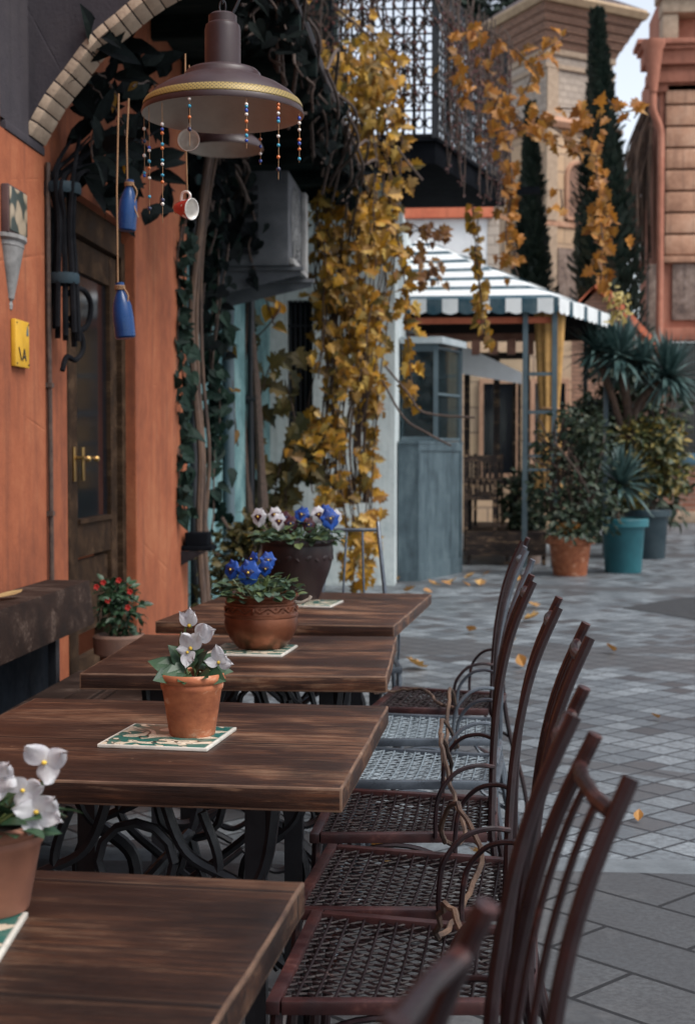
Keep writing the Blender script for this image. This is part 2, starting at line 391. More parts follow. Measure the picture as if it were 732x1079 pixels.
# paving -----------------------------------------------------------------
def m_slabs():
    m, nt, b = mat('dark_stone_slabs'); v = coords(nt, rot=(0,0,R(42)))
    br = nt.nodes.new('ShaderNodeTexBrick'); nt.links.new(v, br.inputs['Vector']); br.inputs['Scale'].default_value = 1
    br.inputs['Brick Width'].default_value = .52; br.inputs['Row Height'].default_value = .245; br.inputs['Mortar Size'].default_value = .0075; br.inputs['Mortar Smooth'].default_value = .1
    br.inputs['Color1'].default_value = (.04,.045,.052,1); br.inputs['Color2'].default_value = (.075,.08,.086,1); br.inputs['Mortar'].default_value = (.003,.0035,.005,1)
    w = coords(nt); f = noise(nt, w, 3.2, 8, .65); g = noise(nt, w, 60, 6, .7)
    c = mix(nt, ramp(nt, f, [(.35, .6), (.65, 0.0)]), br.outputs[0], (.05,.05,.052), 'MIX')
    c = mix(nt, ramp(nt, g, [(.42, .7), (.58, 0.0)]), c, (.035,.036,.039))
    st = noise(nt, coords(nt, loc=(5,2,0)), 1.1, 7, .7)
    c = mix(nt, ramp(nt, st, [(.52, 0.0), (.66, .6)]), c, (.13,.13,.13))
    sp = nt.nodes.new('ShaderNodeTexVoronoi'); sp.inputs['Scale'].default_value = 7; nt.links.new(w, sp.inputs['Vector']); sp.inputs['Randomness'].default_value = 1
    dots = ramp(nt, sp.outputs['Distance'], [(.05, 1.0), (.08, 0.0)])
    sel = nt.nodes.new('ShaderNodeSeparateColor'); nt.links.new(sp.outputs['Color'], sel.inputs[0])
    c = mix(nt, math_(nt, 'MULTIPLY', dots, math_(nt, 'GREATER_THAN', sel.outputs[0], .5)), c, (.42,.42,.42))
    c = mix(nt, math_(nt, 'MULTIPLY', br.outputs['Fac'], .95), c, (.004,.0045,.006))
    setc(nt, b, c); nt.links.new(ramp(nt, f, [(.3,.55),(.7,.78)]), b.inputs['Roughness'])
    h = math_(nt, 'SUBTRACT', math_(nt, 'MULTIPLY', g, .35), br.outputs['Fac']); bump(nt, b, h, .5, .006)
    return m
def m_diamond():
    m, nt, b = mat('diamond_pavers'); S = .152
    w = coords(nt); v = coords(nt, (1/S,1/S,1), (0,0,PI/4))
    sx = nt.nodes.new('ShaderNodeSeparateXYZ'); nt.links.new(v, sx.inputs[0])
    def edge(o): return math_(nt, 'ABSOLUTE', math_(nt, 'SUBTRACT', math_(nt, 'FRACT', o), .5))
    e = math_(nt, 'MAXIMUM', edge(sx.outputs[0]), edge(sx.outputs[1]))
    joint = ramp(nt, e, [(.445, 0.0), (.472, 1.0)])
    fl = nt.nodes.new('ShaderNodeVectorMath'); fl.operation = 'FLOOR'; nt.links.new(v, fl.inputs[0])
    z0 = nt.nodes.new('ShaderNodeVectorMath'); z0.operation = 'MULTIPLY'; nt.links.new(fl.outputs[0], z0.inputs[0]); z0.inputs[1].default_value = (1,1,0)
    wn = nt.nodes.new('ShaderNodeTexWhiteNoise'); wn.noise_dimensions = '2D'; nt.links.new(z0.outputs[0], wn.inputs['Vector'])
    clump = noise(nt, w, .9, 3, .5)
    r = math_(nt, 'ADD', wn.outputs[0], math_(nt, 'MULTIPLY', math_(nt, 'SUBTRACT', clump, .5), .9))
    c = ramp(nt, r, [(.0, (.035,.031,.033)), (.16, (.06,.054,.055)), (.2, (.085,.10,.115)), (.5, (.145,.17,.19)), (.95, (.26,.295,.32))], 'LINEAR')
    # darker bands of brown pavers across the street
    s2 = nt.nodes.new('ShaderNodeSeparateXYZ'); nt.links.new(w, s2.inputs[0]); X, Y = s2.outputs[0], s2.outputs[1]
    def band(a, bb, cc, half):
        l = math.hypot(a, bb)
        d = math_(nt, 'ABSOLUTE', math_(nt, 'ADD', math_(nt, 'ADD', math_(nt, 'MULTIPLY', X, a/l), math_(nt, 'MULTIPLY', Y, bb/l)), -cc/l))
        return ramp(nt, math_(nt, 'DIVIDE', d, half*2), [(.45, 1.0), (.55, 0.0)])
    bands = None
    for a, bb, cc, hf in ((.55,1,9.65,.28), (-.12,1,9.45,.17), (.3,1,14.4,.22), (-.1,1,18.5,.3), (.55,1,6.3,.07)):
        k = band(a, bb, cc, hf); bands = k if bands is None else math_(nt, 'MAXIMUM', bands, k)
    c = mix(nt, math_(nt, 'MULTIPLY', bands, .93), c, (.058,.054,.055))
    big = noise(nt, w, .7, 6, .6); g = noise(nt, w, 38, 6, .7)
    c = mix(nt, ramp(nt, big, [(.38, .5), (.62, 0.0)]), c, (.12,.135,.145))
    c = mix(nt, ramp(nt, g, [(.42, .6), (.6, 0.0)]), c, (.06,.065,.072))
    c = mix(nt, math_(nt, 'MULTIPLY', joint, .95), c, (.014,.017,.022))
    setc(nt, b, c); nt.links.new(ramp(nt, big, [(.3,.34),(.7,.6)]), b.inputs['Roughness'])
    h = math_(nt, 'ADD', math_(nt, 'SUBTRACT', math_(nt, 'MULTIPLY', g, .3), joint), math_(nt, 'MULTIPLY', wn.outputs[0], .3))
    wc = nt.nodes.new('ShaderNodeSeparateColor'); nt.links.new(wn.outputs['Color'], wc.inputs[0])
    for o_, ch in ((0, 1), (1, 2)): h = math_(nt, 'ADD', h, math_(nt, 'MULTIPLY', math_(nt, 'FRACT', sx.outputs[o_]), math_(nt, 'MULTIPLY', math_(nt, 'SUBTRACT', wc.outputs[ch], .5), 1.3)))
    bump(nt, b, h, .6, .008)
    return m
M['slabs'] = m_slabs(); M['diamond'] = m_diamond()
M['kerb'] = noisy('pale_strip_stone', (.085,.098,.108), (.125,.142,.155), 8, .7, .4, .004, 50)
M['asphalt'] = noisy('dark_patch', (.012,.013,.016), (.026,.028,.031), 12, .8, .6, .006, 60)
M['ground'] = noisy('ground_stone', (.13,.135,.14), (.2,.2,.2), 2, .8, .4, .01, 20)

def sheet(name, x0, x1, y0, y1, z, m, kind='structure'):
    mb = MB(); mb.face([(x0,y0,z),(x1,y0,z),(x1,y1,z),(x0,y1,z)])
    return tag(mb.build(name, m, smooth=False), kind=kind)
sheet('ground', -300, 300, -300, 300, -.004, M['ground'])
sheet('paving_slabs', -2.4, 9, -6, 4.45, .0, M['slabs'])
sheet('paving_strip', -2.4, 9, 4.45, 4.60, .0, M['kerb'])
sheet('street_paving', -2.4, 14, 4.60, 60, .0, M['diamond'])
mb = MB(); pts = [G(655,641), G(690,634.5), G(720,630), G(760,629), G(790,640), G(760,652), G(735,654), G(700,648)]
mb.face([(p.x, p.y, .004) for p in pts]); tag(mb.build('asphalt_patch', M['asphalt'], smooth=False), kind='structure')

# ------------------------------------------------------------------ tables
def trestle(root, w):
    """cast iron sewing-machine style base, scrolls in the plane across the street"""
    for yy in (-.22, .22):
        mb = MB()
        def sc2(pts, r=.013, n=7): mb.tube(spline([(x, yy, z) for x, z in pts], n), r, 6, ref=(0,1,0))
        mb.box(-.30, .30, yy-.014, yy+.014, .655, .676); mb.box(-.34, -.20, yy-.02, yy+.02, 0, .02); mb.box(.20, .34, yy-.02, yy+.02, 0, .02)
        for s in (-1, 1):
            sc2([(s*.27,.66), (s*.24,.5), (s*.13,.40), (s*.15,.24), (s*.27,.12), (s*.29,.01)], .016)
            sc2([(s*.05,.66), (s*.10,.54), (s*.22,.47), (s*.26,.36), (s*.18,.27), (s*.05,.33), (0,.46)], .011)
            sc2([(s*.13,.62), (s*.16,.50), (s*.06,.40), (-s*.10,.28), (-s*.2,.16)], .010)
            sc2([(s*.0,.2), (s*.09,.14), (s*.16,.18), (s*.11,.25), (s*.03,.22)], .009)
        th = [(.075*math.cos(a)+0, .075*math.sin(a)+.52) for a in [2*PI*k/12 for k in range(13)]]
        mb.tube([(x, yy, z) for x, z in th], .010, 6, ref=(0,1,0))
        mb.box(-.255, -.215, yy-.012, yy+.012, .02, .655); mb.box(.215, .255, yy-.012, yy+.012, .02, .655)
        mb.build('cast_iron_side', M['iron_black'], root)
    for z_ in (.12, .46):
        mb = MB(); mb.tube([(0,-.205,z_),(0,.205,z_)], .013, 8); mb.build('tie_bar', M['iron_black'], root)
def table(cx, cy, w, d, rz, label, z=.72, seed=0):
    root = thing('cafe_table', label, 'table', (cx, cy, 0), rz, 'wooden cafe tables along the wall')
    mb = MB(); rr = random.Random(seed)
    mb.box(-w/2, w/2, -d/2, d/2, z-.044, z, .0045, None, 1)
    for ax_, n_, hw_ in ((0, 26, w/2), (1, 20, d/2)):
        for k_ in range(1, n_):
            pl = [0,0,0]; pl[ax_] = -hw_+2*hw_*k_/n_; no_ = [0,0,0]; no_[ax_] = 1
            bmesh.ops.bisect_plane(mb.bm, geom=mb.bm.verts[:]+mb.bm.edges[:]+mb.bm.faces[:], plane_co=pl, plane_no=no_)
    for v_ in mb.bm.verts:
        q_ = v_.co*9+V((seed*7,0,0)); ex, ey = abs(v_.co.x) > w/2-.012, abs(v_.co.y) > d/2-.012
        if ex: v_.co.x += .0022*mnoise.noise(q_)
        if ey: v_.co.y += .0022*mnoise.noise(q_+V((3,5,1)))
        if (ex or ey) and v_.co.z > z-.02: v_.co.z += .0012*mnoise.noise(q_*1.7)-.0004
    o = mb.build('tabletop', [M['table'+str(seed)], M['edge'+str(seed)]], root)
    trestle(root, w)
    return root
def wood_edge(k, yoff, plank):
    return woodmat('table_wood', *[tuple(x*f for x in c) for c, f in (((.009,.005,.0045),k), ((.042,.017,.010),k), ((.16,.058,.024),k))], rough=.42, plank=plank, yoff=yoff, worn=(.26*k,.15*k,.09*k))
M['table1'] = wood_edge(.95, .03, .38); M['table2'] = wood_edge(.9, .1, .29); M['table3'] = wood_edge(.78, .13, .42); M['table4'] = wood_edge(.5, .06, .40)
for i_, k_ in ((1,1.1),(2,1.1),(3,1.0),(4,.9)): M['edge'+str(i_)] = noisy('rubbed_highlit_edge', (.05*k_,.024*k_,.014*k_), (.15*k_,.085*k_,.052*k_), 11, .55, .3, .003, 60, c3=(.42*k_,.28*k_,.19*k_), stretch=(.6,1,1))  # pale bevels: rubbed wood, with the edge highlight also put into the colour
TZ = .72
t1 = table(-.61, 5.43, .845, 1.14, R(-5), 'farthest brown wooden table, carrying the big dark pansy pot', seed=1)
t2 = table(-.62, 4.125, .82, .83, R(1), 'brown wooden table under the copper coloured pot', seed=2)
t3 = table(-.618, 2.885, .85, .83, R(-2.5), 'weathered brown plank table under the small terracotta pot of white cyclamen', seed=3)
t4 = table(-.672, 1.55, .86, .78, R(-4.0), 'nearest dark brown plank table, running out of the bottom left corner', seed=4)

# ------------------------------------------------------------------ chairs
PROF = [(.02,.27),(.16,.245),(.30,.205),(.45,.18),(.55,.1795),(.65,.182),(.75,.191),(.85,.209),(.93,.233),(1.015,.270)]  # z, x
def hw(z): return .165 - (.165-.098)*max(0, (z-.45)/.565)
def make_chair(iron, wire, label):
    root = thing('garden_chair', label, 'chair', group='wrought iron garden chairs beside the tables')
    xf, xr, wf, wr, zs = -.212, .18, .214, .165, .45
    mb = MB(); b = .012
    def bar(p, q, h=.011, w=.011):
        p, q = V(p), V(q); d = q-p; L = d.length; ang = math.atan2(d.y, d.x)
        mb.box(-L/2, L/2, -w, w, -h, h, .003, Matrix.Translation((p+q)/2) @ Matrix.Rotation(ang, 4, 'Z'))
    bar((xf, -wf-.011, zs), (xf, wf+.011, zs)); bar((xr, -wr-.003, zs), (xr, wr+.003, zs))
    for s in (-1, 1): bar((xf+.012, s*wf, zs), (xr-.012, s*wr, zs))
    mb.build('seat_frame', M['iron_red'] if iron is M['iron'] else iron, root)
    # woven wire seat
    mb = MB(); z0 = zs+.002
    def half(x): return wf + (wr-wf)*(x-xf)/(xr-xf) - .008
    def wire_(pts, r): mb.tube(pts, r, 4, cap=False)
    step = .027
    for sg in (1, -1):
        k = -22
        while k < 24:
            c = k*step; pts = []
            nst = 72
            for i in range(nst+1):
                x = xf+.01 + (xr-xf-.02)*i/nst
                y = sg*(x-xf)*.62 + c
                if abs(y) < half(x):
                    sag = -.010*(1-(y/half(x))**2)*(1-((x-(xf+xr)/2)/.19)**2)
                    pts.append((x, y, z0 + sag + .0011*math.sin(2*PI*(x-xf)/(step/.62)+ (0 if sg>0 else PI) + k*PI)))
            if len(pts) > 2: wire_(pts, .0023)
            k += 1
    for i in range(1, 13):
        x = xf + (xr-xf)*i/13; h = half(x)
        wire_([(x, h*t, z0 + .003 - .010*(1-t*t)*(1-((x-(xf+xr)/2)/.19)**2)) for t in [j/8-1 for j in range(17)]], .0026)
    mb.build('woven_seat', wire, root, ang=60)
    # back posts run on as the rear legs
    for s in (-1, 1):
        mb = MB(); pts = spline([(x, s*(hw(z) + (.02*(1-z/.45) if z < .45 else 0)), z) for z, x in PROF], 4)
        n = len(pts); mb.tube(pts, [.0092 if p.z > .3 else .0088 for p in pts], 8, flat=.9, ref=(1,0,0))
        mb.ball(V(pts[0])+V((0,0,-.008)), .015, 8, (1,1,.6))
        mb.build('back_post', iron, root)
    mb = MB(); z = .982; x = .254; h = hw(z)
    mb.tube([(x, -h+.009, z), (x-.006, -h*.4, z), (x-.006, h*.4, z), (x, h-.009, z)], .0078, 8)
    mb.build('top_rail', iron, root)
    mb = MB(); z = .5; h = hw(z); mb.tube([(.180, -h+.012, z), (.180, h-.012, z)], .009, 8); mb.build('lower_rail', iron, root)
    for f in (-.33, .33):
        mb = MB(); pts = [(x - .003, f*hw(z)*1.0, z) for z, x in PROF if .5 <= z <= .95]
        pts = [(.180, f*hw(.5), .505)] + pts[0:] + [(.249, f*hw(.98), .975)]
        mb.tube(spline(pts, 3), .0052, 7, flat=.8, ref=(1,0,0)); mb.build('back_slat', iron, root)
    for s in (-1, 1):
        mb = MB(); mb.tube(spline([(xf+.004, s*(wf-.004), zs-.009), (xf-.004, s*(wf+.004), .25), (xf-.02, s*(wf+.012), .012)], 5), [.0105]*11, 8)
        mb.ball((xf-.02, s*(wf+.012), .008), .015, 8, (1,1,.55)); mb.build('front_leg', iron, root)
        # small scrolled loop between seat side and back post
        mb = MB(); y0 = s*(.186+.009); lo = [(.055, s*.196, .452), (.055, s*.199, .50), (.065, s*.198, .555), (.10, s*.190, .598), (.145, s*.176, .612), (.183, s*(hw(.61)+.010), .605)]
        mb.tube(spline(lo, 5), .0052, 7)
        lo = [(.02, s*.20, .30), (.022, s*.203, .38), (.035, s*.201, .445)]
        mb.build('arm_loop', iron, root)
        mb = MB(); arc = [(xf-.002, s*wf, .30)] + [(xf+.01+.17*(1-math.cos(t)), s*(wf-.012), .30+.135*math.sin(t)) for t in [PI*k/10 for k in range(1, 10)]] + [(.205, s*.175, .30)]
        mb.tube(spline(arc, 2), .0055, 6); mb.build('side_brace', iron, root)
    mb = MB(); arc = [(xf-.003, -wf+.0+.41*k/12, .30+.13*math.sin(PI*k/12)) for k in range(13)]
    mb.tube(arc, .0055, 6); mb.build('front_brace', iron, root)
    return root
cA = make_chair(M['iron'], M['wire'], 'x'); cB = make_chair(M['iron_grey'], M['wire_grey'], 'x')
def put(src, first, x, y, rz, label):
    o = src if first else copy_tree(src)
    o.location = (x, y, 0); o.rotation_euler = (0, 0, R(rz)); o['label'] = label; return o
put(cA, 1, -0.069, 2.355, -3, 'maroon iron chair with whole mesh seat in view beside the nearest table')
put(cA, 0, -0.087, 2.80, -4, 'second maroon iron chair along, between the whole seat and the cyclamen table')
put(cA, 0, -0.113, 3.33, -1.5, 'maroon iron chair with red brown mesh seat against the corner of the cyclamen table')
put(cB, 1, -0.091, 3.84, -4, 'blue grey iron chair with pale mesh seat, nearer of the two grey ones')
put(cB, 0, -0.084, 4.39, -1, 'blue grey iron chair with its seat right behind the other grey seat')
put(cA, 0, -0.064, 4.90, -8, 'maroon iron chair with red mesh seat at the far end of the row')
put(cA, 0, -0.134, 1.70, -8, 'dark maroon iron chair back in front of the one with its whole seat in view')
put(cA, 0, -0.129, 1.345, 4, 'out of focus maroon chair back with two slats showing, over the dark slabs')
put(cA, 0, -0.271, .868, -14, 'very blurred nearest chair back with pale knob and slanting top rail, at the bottom edge')
put(cB, 0, -.47, 5.82, 90, 'thin grey iron chair standing behind the farthest table in front of the yellow vine')

# brown wire wound round the arm loops of the chairs
mb = MB()
wp = [(-.03,2.20,.42),(.005,2.25,.50),(-.03,2.33,.56),(-.045,2.42,.475),(-.01,2.55,.47),(.03,2.66,.55),(-.02,2.78,.62),(-.045,2.95,.50),(.0,3.06,.475),(-.03,3.16,.56),(-.055,3.25,.66),(-.03,3.36,.56),(-.05,3.6,.475),(-.06,3.75,.60),(-.02,3.9,.5),(-.05,4.1,.475),(-.045,4.25,.6),(-.03,4.5,.50),(-.09,4.75,.475),(-.14,4.9,.49),(-.27,4.95,.475),(-.30,4.78,.50)]
mb.tube([p + rv(.004) for p in spline(wp, 7)], .0055, 6); tag(mb.build('twisted_vine', M['bark']), 'thin brown vine stem winding from chair to chair over the seats', 'vine')

# ------------------------------------------------------------------ bench by the wall
root = thing('wooden_bench', 'dark wooden bench with thick backrest beam along the orange wall', 'bench', (-1.5, 3.6, 0))
mb = MB(); sh = Matrix(((1,0,-.12,.095),(0,1,0,0),(0,0,1,0),(0,0,0,1)))
mb.box(-.18, 0, -1.7, 2.0, .625, .80, .006, sh); mb.build('backrest', M['bench'], root)
mb = MB()
for k in range(3): mb.box(-.02+.135*k, .105+.135*k, -1.7, 1.9, .415, .45, .004)
mb.build('seat', M['bench'], root)
mb = MB(); mb.box(-.165, -.15, -1.7, 1.98, .02, .63); mb.build('back_panel', plain('navy_board', (.008,.011,.016), .8, spec=.1), root)
for y in (-1.4, 0, 1.62):
    mb = MB(); mb.box(-.06, -.03, y, y+.05, 0, .64); mb.box(-.029, .36, y+.002, y+.048, .375, .413); mb.box(.32, .358, y+.002, y+.048, 0, .374)
    mb.build('leg', M['iron_black'], root)
mb = MB(); leaf(mb, V((-1.60, 4.75, .812)), V((.3,1,0)), V((0,0,1)), .16, 'long', .3, -.1, 2.0)
tag(mb.build('fallen_leaf', leafmat('dry_leaf', [(.32,.2,.09),(.4,.27,.12)], .6, .2), smooth=False), 'curled dry leaf lying on top of the bench backrest', 'leaf', 'fallen leaves')
# ------------------------------------------------------------------ patterned tiles on the tables
def m_tile():
    m, nt, b = mat('green_scroll_tile'); w = coords(nt)
    v = coords(nt, (1,1,1))
    f = noise(nt, coords(nt, loc=(.31,.17,.2)), 13, 1.0, .4, 2.2)
    k = math_(nt, 'FRACT', math_(nt, 'MULTIPLY', f, 9.0))
    ink = ramp(nt, k, [(0, (.52,.44,.33)), (.62, (.64,.57,.46)), (.84, (.09,.07,.05)), (.95, (.55,.47,.36))], 'CONSTANT')
    c = mix(nt, ramp(nt, f, [(.53, 0.0), (.535, 1.0)]), (.010,.105,.088), (.02,.017,.014))
    c = mix(nt, ramp(nt, f, [(.55, 0.0), (.555, 1.0)]), c, ink)
    sx = nt.nodes.new('ShaderNodeSeparateXYZ'); nt.links.new(w, sx.inputs[0])
    e = math_(nt, 'MAXIMUM', math_(nt, 'ABSOLUTE', sx.outputs[0]), math_(nt, 'ABSOLUTE', sx.outputs[1]))
    c = mix(nt, ramp(nt, e, [(.1055, 0.0), (.1062, 1.0)]), c, (.02,.02,.018))
    c = mix(nt, ramp(nt, e, [(.1075, 0.0), (.1082, 1.0)]), c, (.6,.58,.52))
    c = mix(nt, ramp(nt, noise(nt, w, 30, 6, .7), [(.5, 0.0), (.75, .5)]), c, (.25,.24,.2))
    setc(nt, b, c); b.inputs['Roughness'].default_value = .3; b.inputs['Coat Weight'].default_value = .3
    return m
M['tile'] = m_tile()
def tile(x, y, rz, label):
    mb = MB(); mb.box(-.113, .113, -.111, .111, 0, .007, .0015)
    o = mb.build('patterned_tile', M['tile']); o.location = (x, y, TZ+.0006); o.rotation_euler = (0,0,R(rz))
    return tag(o, label, 'tile', 'patterned tiles under the flower pots')
tile(-.602, 2.855, -6, 'green and cream scroll tile in full view under the small terracotta pot')
tile(-.625, 4.16, -5, 'green tile under the copper pot, mostly covered by it')
tile(-.605, 5.50, -8, 'pale green tile corner beside the big dark pot')
tile(-.645, 1.605, 6, 'green tile at the left edge of the photo on the nearest table')

# ------------------------------------------------------------------ flower parts
def petal(mb, base, d, n, L, W, curl=.25, wav=.12, nu=7, nv=6, ph=0):
    d = d.normalized(); s = d.cross(n).normalized(); n = s.cross(d)
    def fn(u, v):
        t = u; w = (v-.5)*2
        wd = W*math.sin(PI*min(1, .08+.86*t)**.8)**.75 if t < 1 else W*.12
        r = base + d*(L*(t-.12*w*w*t)) + s*(w*wd) + n*(curl*L*(t*t) - .18*L*w*w*t + wav*L*(math.sin(3*w+ph)+.45*math.sin(8*w+2*ph+3*t))*t*t)
        return r
    mb.grid(fn, nu, nv)
def pansy(root, c, face, up, s, m_out, m_dark=None):
    """five round petals, dark blotch and a yellow eye, facing 'face'"""
    mb = MB(); face = face.normalized(); up = (up - face*up.dot(face)).normalized(); rt = up.cross(face)
    for a, L, W in ((70,.62,.36),(110,.62,.36),(10,.58,.36),(170,.58,.36),(-90,.66,.46)):
        d = rt*math.cos(R(a)) + up*math.sin(R(a)); petal(mb, c + face*U(0,.003), d, face, s*L, s*W, -.12, .09, 6, 6, U(0,6))
    mb.mi = 1
    for a, L in ((10,.3),(170,.3),(-90,.34)):
        d = rt*math.cos(R(a)) + up*math.sin(R(a)); petal(mb, c + face*.004, d, face, s*L, s*.15, -.04, 0, 3, 3)
    mb.mi = 2; mb.ball(c + face*.005, s*.06, 6)
    return mb.build('flower', [m_out, m_dark or M['petal_navy'], M['yellow_eye']], root, ang=80, normals=False)
def foliage(root, n, rad, h, size, m, kind='oval', z0=0, name='leaves', seed=0, spread=1.0, up=.5, inner=.15):
    r = random.Random(seed); mb = MB()
    for i in range(n):
        a = r.uniform(0, 2*PI); q = math.sqrt(r.uniform(inner**2, 1))*rad; z = z0 + h*r.uniform(0, 1)*(1.1-q/rad*.7)
        p = V((q*math.cos(a), q*math.sin(a), z)); d = V((math.cos(a+r.uniform(-.9,.9)), math.sin(a+r.uniform(-.9,.9)), r.uniform(-.3, up+.3)))
        leaf(mb, p, d, V((r.uniform(-.4,.4), r.uniform(-.4,.4), 1)), size*r.uniform(.65,1.25), kind, .18, .25)
    return mb.build(name, m, root, smooth=False, normals=False)

# T3: terracotta pot with white cyclamen ---------------------------------
TOP = TZ+.0076
def terracotta_pot(root, k, m, soil_z=.112):
    mb = MB()
    mb.lathe([(0,0),(.0455*k,0),(.047*k,.003),(.0605*k,.092*k),(.0635*k,.096*k),(.0645*k,.103*k),(.0635*k,.108*k),(.0665*k,.110*k),(.0695*k,.117*k),(.0680*k,.1255*k),(.0655*k,.128*k),(.062*k,.126*k),(.0605*k,.115*k),(.058*k,.108*k),(0,.108*k)], 56)
    mb.build('pot', m, root)
    mb = MB(); mb.lathe([(.0595*k,.1085*k),(.04*k,.114*k),(0,.116*k)], 30); mb.build('soil', M['soil'], root)
root = thing('potted_cyclamen', 'small terracotta pot with a white cyclamen on the green scroll tile', 'potted plant', (-.557, 2.872, TOP))
terracotta_pot(root, 1.0, M['terracotta'])
mb = MB(); stems = []
for p in ([(-.01,0,.11),(-.018,.0,.17),(-.012,0,.225),(.0,0,.240)], [(.01,0,.11),(.0,-.004,.16),(-.006,-.012,.19)], [(.03,0,.11),(.05,-.01,.14),(.057,-.012,.153)], [(-.005,.01,.11),(-.025,.0,.16),(-.022,0,.21)]):
    mb.tube(spline(p, 4), .0022, 6)
for k in range(9):
    a = U(0, 6.28); mb.tube([(0.015*math.cos(a),.015*math.sin(a),.11),(.045*math.cos(a),.045*math.sin(a),.135)], .0018, 5)
mb.build('stems', M['stem_green'], root)
mb = MB()
for p, d, L in (((-.03,-.02,.135),(-1,-.1,.45),.060),((-.012,-.02,.13),(-.9,-.5,.1),.055),((.012,-.02,.135),(.3,-.5,.65),.062),((.03,-.02,.125),(.8,-.4,-.05),.05),((.0,-.03,.12),(-.2,-.9,.15),.05),((.01,.03,.13),(.2,.9,.3),.055),((.025,.02,.145),(.9,.3,.5),.045),((-.02,.03,.13),(-.6,.6,.2),.055),((.02,-.03,.125),(.5,-.9,.2),.045),((-.035,-.03,.125),(-.7,-.8,.0),.045),((.04,.0,.13),(.9,.0,.1),.045),((-.01,-.04,.125),(.2,-1,-.1),.04),((-.02,.0,.15),(-.5,-.3,.8),.045),((.03,.02,.14),(.6,.4,.6),.05),((0.0,-.01,.15),(.55,-.2,.7),.04)):
    leaf(mb, V(p), V(d), V((d[0]*-.3, -.75, .8)), L, 'heart', .12, .18)
mb.build('leaves', M['leaf_green'], root, smooth=False, normals=False)
def cyc(root, c, dirs, s):
    mb = MB(); c = V(c)
    for d, L, W in dirs: petal(mb, c + V(d)*.002, V(d), V((U(-.35,.35),-1,.25)), s*L*.95, s*W*.86, .26, .16, 8, 8, U(0,6))
    mb.mi = 1; mb.ball(c + V((0,-.004,.001)), s*.10, 6); mb.mi = 2; mb.ball(c + V((0,.004,-.001)), s*.13, 6)
    return mb.build('flower', [M['petal_white'], M['yellow_eye'], M['stem_green']], root, ang=80, normals=False)
cyc(root, (-.004,-.004,.224), [((.1,-.1,1),1.0,.36),((-.5,-.1,.7),.9,.32),((.35,-.3,.8),.9,.34)], .042)
cyc(root, (.012,-.010,.203), [((1,-.1,.35),1.0,.52),((.75,-.2,.9),.8,.45)], .045)
cyc(root, (.0,-.012,.178), [((-.35,-.3,.85),1.0,.42),((.45,-.2,.75),1.05,.44),((-.8,-.2,-.05),.7,.35)], .044)
cyc(root, (-.006,-.014,.170), [((-.1,-.3,-1),.9,.42),((.5,-.3,-.5),.7,.4)], .036)
cyc(root, (.058,-.014,.150), [((-.1,-.2,1),1.05,.4),((.65,-.2,-.05),.9,.36),((-.75,-.2,.1),.8,.34),((.5,-.3,.5),.8,.34)], .040)

# T2: copper pot with blue pansies ---------------------------------------
root = thing('potted_pansy', 'rounded copper coloured pot with embossed band and deep blue pansies', 'potted plant', (-.604, 4.195, TOP))
mb = MB()
prof = [(0,0),(.066,0),(.072,.004),(.092,.028),(.106,.055),(.110,.078),(.108,.094),(.1105,.097),(.1105,.103),(.1075,.106),(.1055,.130),(.108,.133),(.108,.138),(.104,.142),(.106,.150),(.114,.156),(.1145,.161),(.109,.163),(.103,.158),(.101,.145),(0,.145)]
mb.lathe(prof, 64); mb.build('pot', M['copper'], root)
mb = MB()
n = 160; mb.tube([(.1085*math.cos(2*PI*i/n), .1085*math.sin(2*PI*i/n), .118+.006*math.sin(2*PI*i/n*14)) for i in range(n+1)], .0024, 5, cap=False)
for k in range(28):
    a = 2*PI*(k+.5)/28
    M_ = Matrix.Rotation(a, 4, 'Z')
    mb.ball(M_ @ V((.1068,0,.118+(.0062 if k%2 else -.0062))), .005, 6, (.6,1.2,.7), M_)
for a in (-PI/2-.08, -PI/2+2.1, -PI/2-2.1):
    M_ = Matrix.Rotation(a, 4, 'Z'); mb.ball(M_ @ V((.108,0,.118)), .011, 8, (.4,.6,1.1), M_)
mb.build('relief_band', M['copper'], root)
mb = MB(); mb.tube(spline([(.100,-.02,.140),(.122,-.025,.138),(.145,-.03,.148),(.152,-.03,.158)], 4), .005, 7); mb.build('handle', M['cream_metal'], root)
mb = MB(); mb.lathe([(.1005,.1455),(.05,.152),(0,.155)], 30); mb.build('soil', M['soil'], root)
foliage(root, 150, .125, .075, .034, M['leaf_grey'], 'round', .155, seed=3)
mb = MB(); fl = [((-.085,-.03,.235),(-.5,-1,.1),.062),((-.03,-.055,.228),(-.1,-1,.1),.080),((.022,-.01,.262),(.3,-1,.1),.055),((-.03,.02,.262),(-.6,-.6,.3),.05),((.015,-.02,.238),(.2,-1,-.2),.05)]
for c, f, s in fl: mb.tube(spline([(c[0]*.3, c[1]*.3, .15), (c[0]*.7, c[1]*.5+.01, .2), (c[0], c[1]+.006, c[2])], 4), .002, 5)
for k in range(25):
    a = U(0, 6.28); q = U(.02,.1); mb.tube([(q*.5*math.cos(a), q*.5*math.sin(a), .15), (q*math.cos(a), q*math.sin(a), U(.19,.225))], .0016, 4)
mb.build('stems', M['stem_green'], root)
for c, f, s in fl: pansy(root, V(c), V(f), V((U(-.3,.3),0,1)), s*.82, M['petal_blue'])

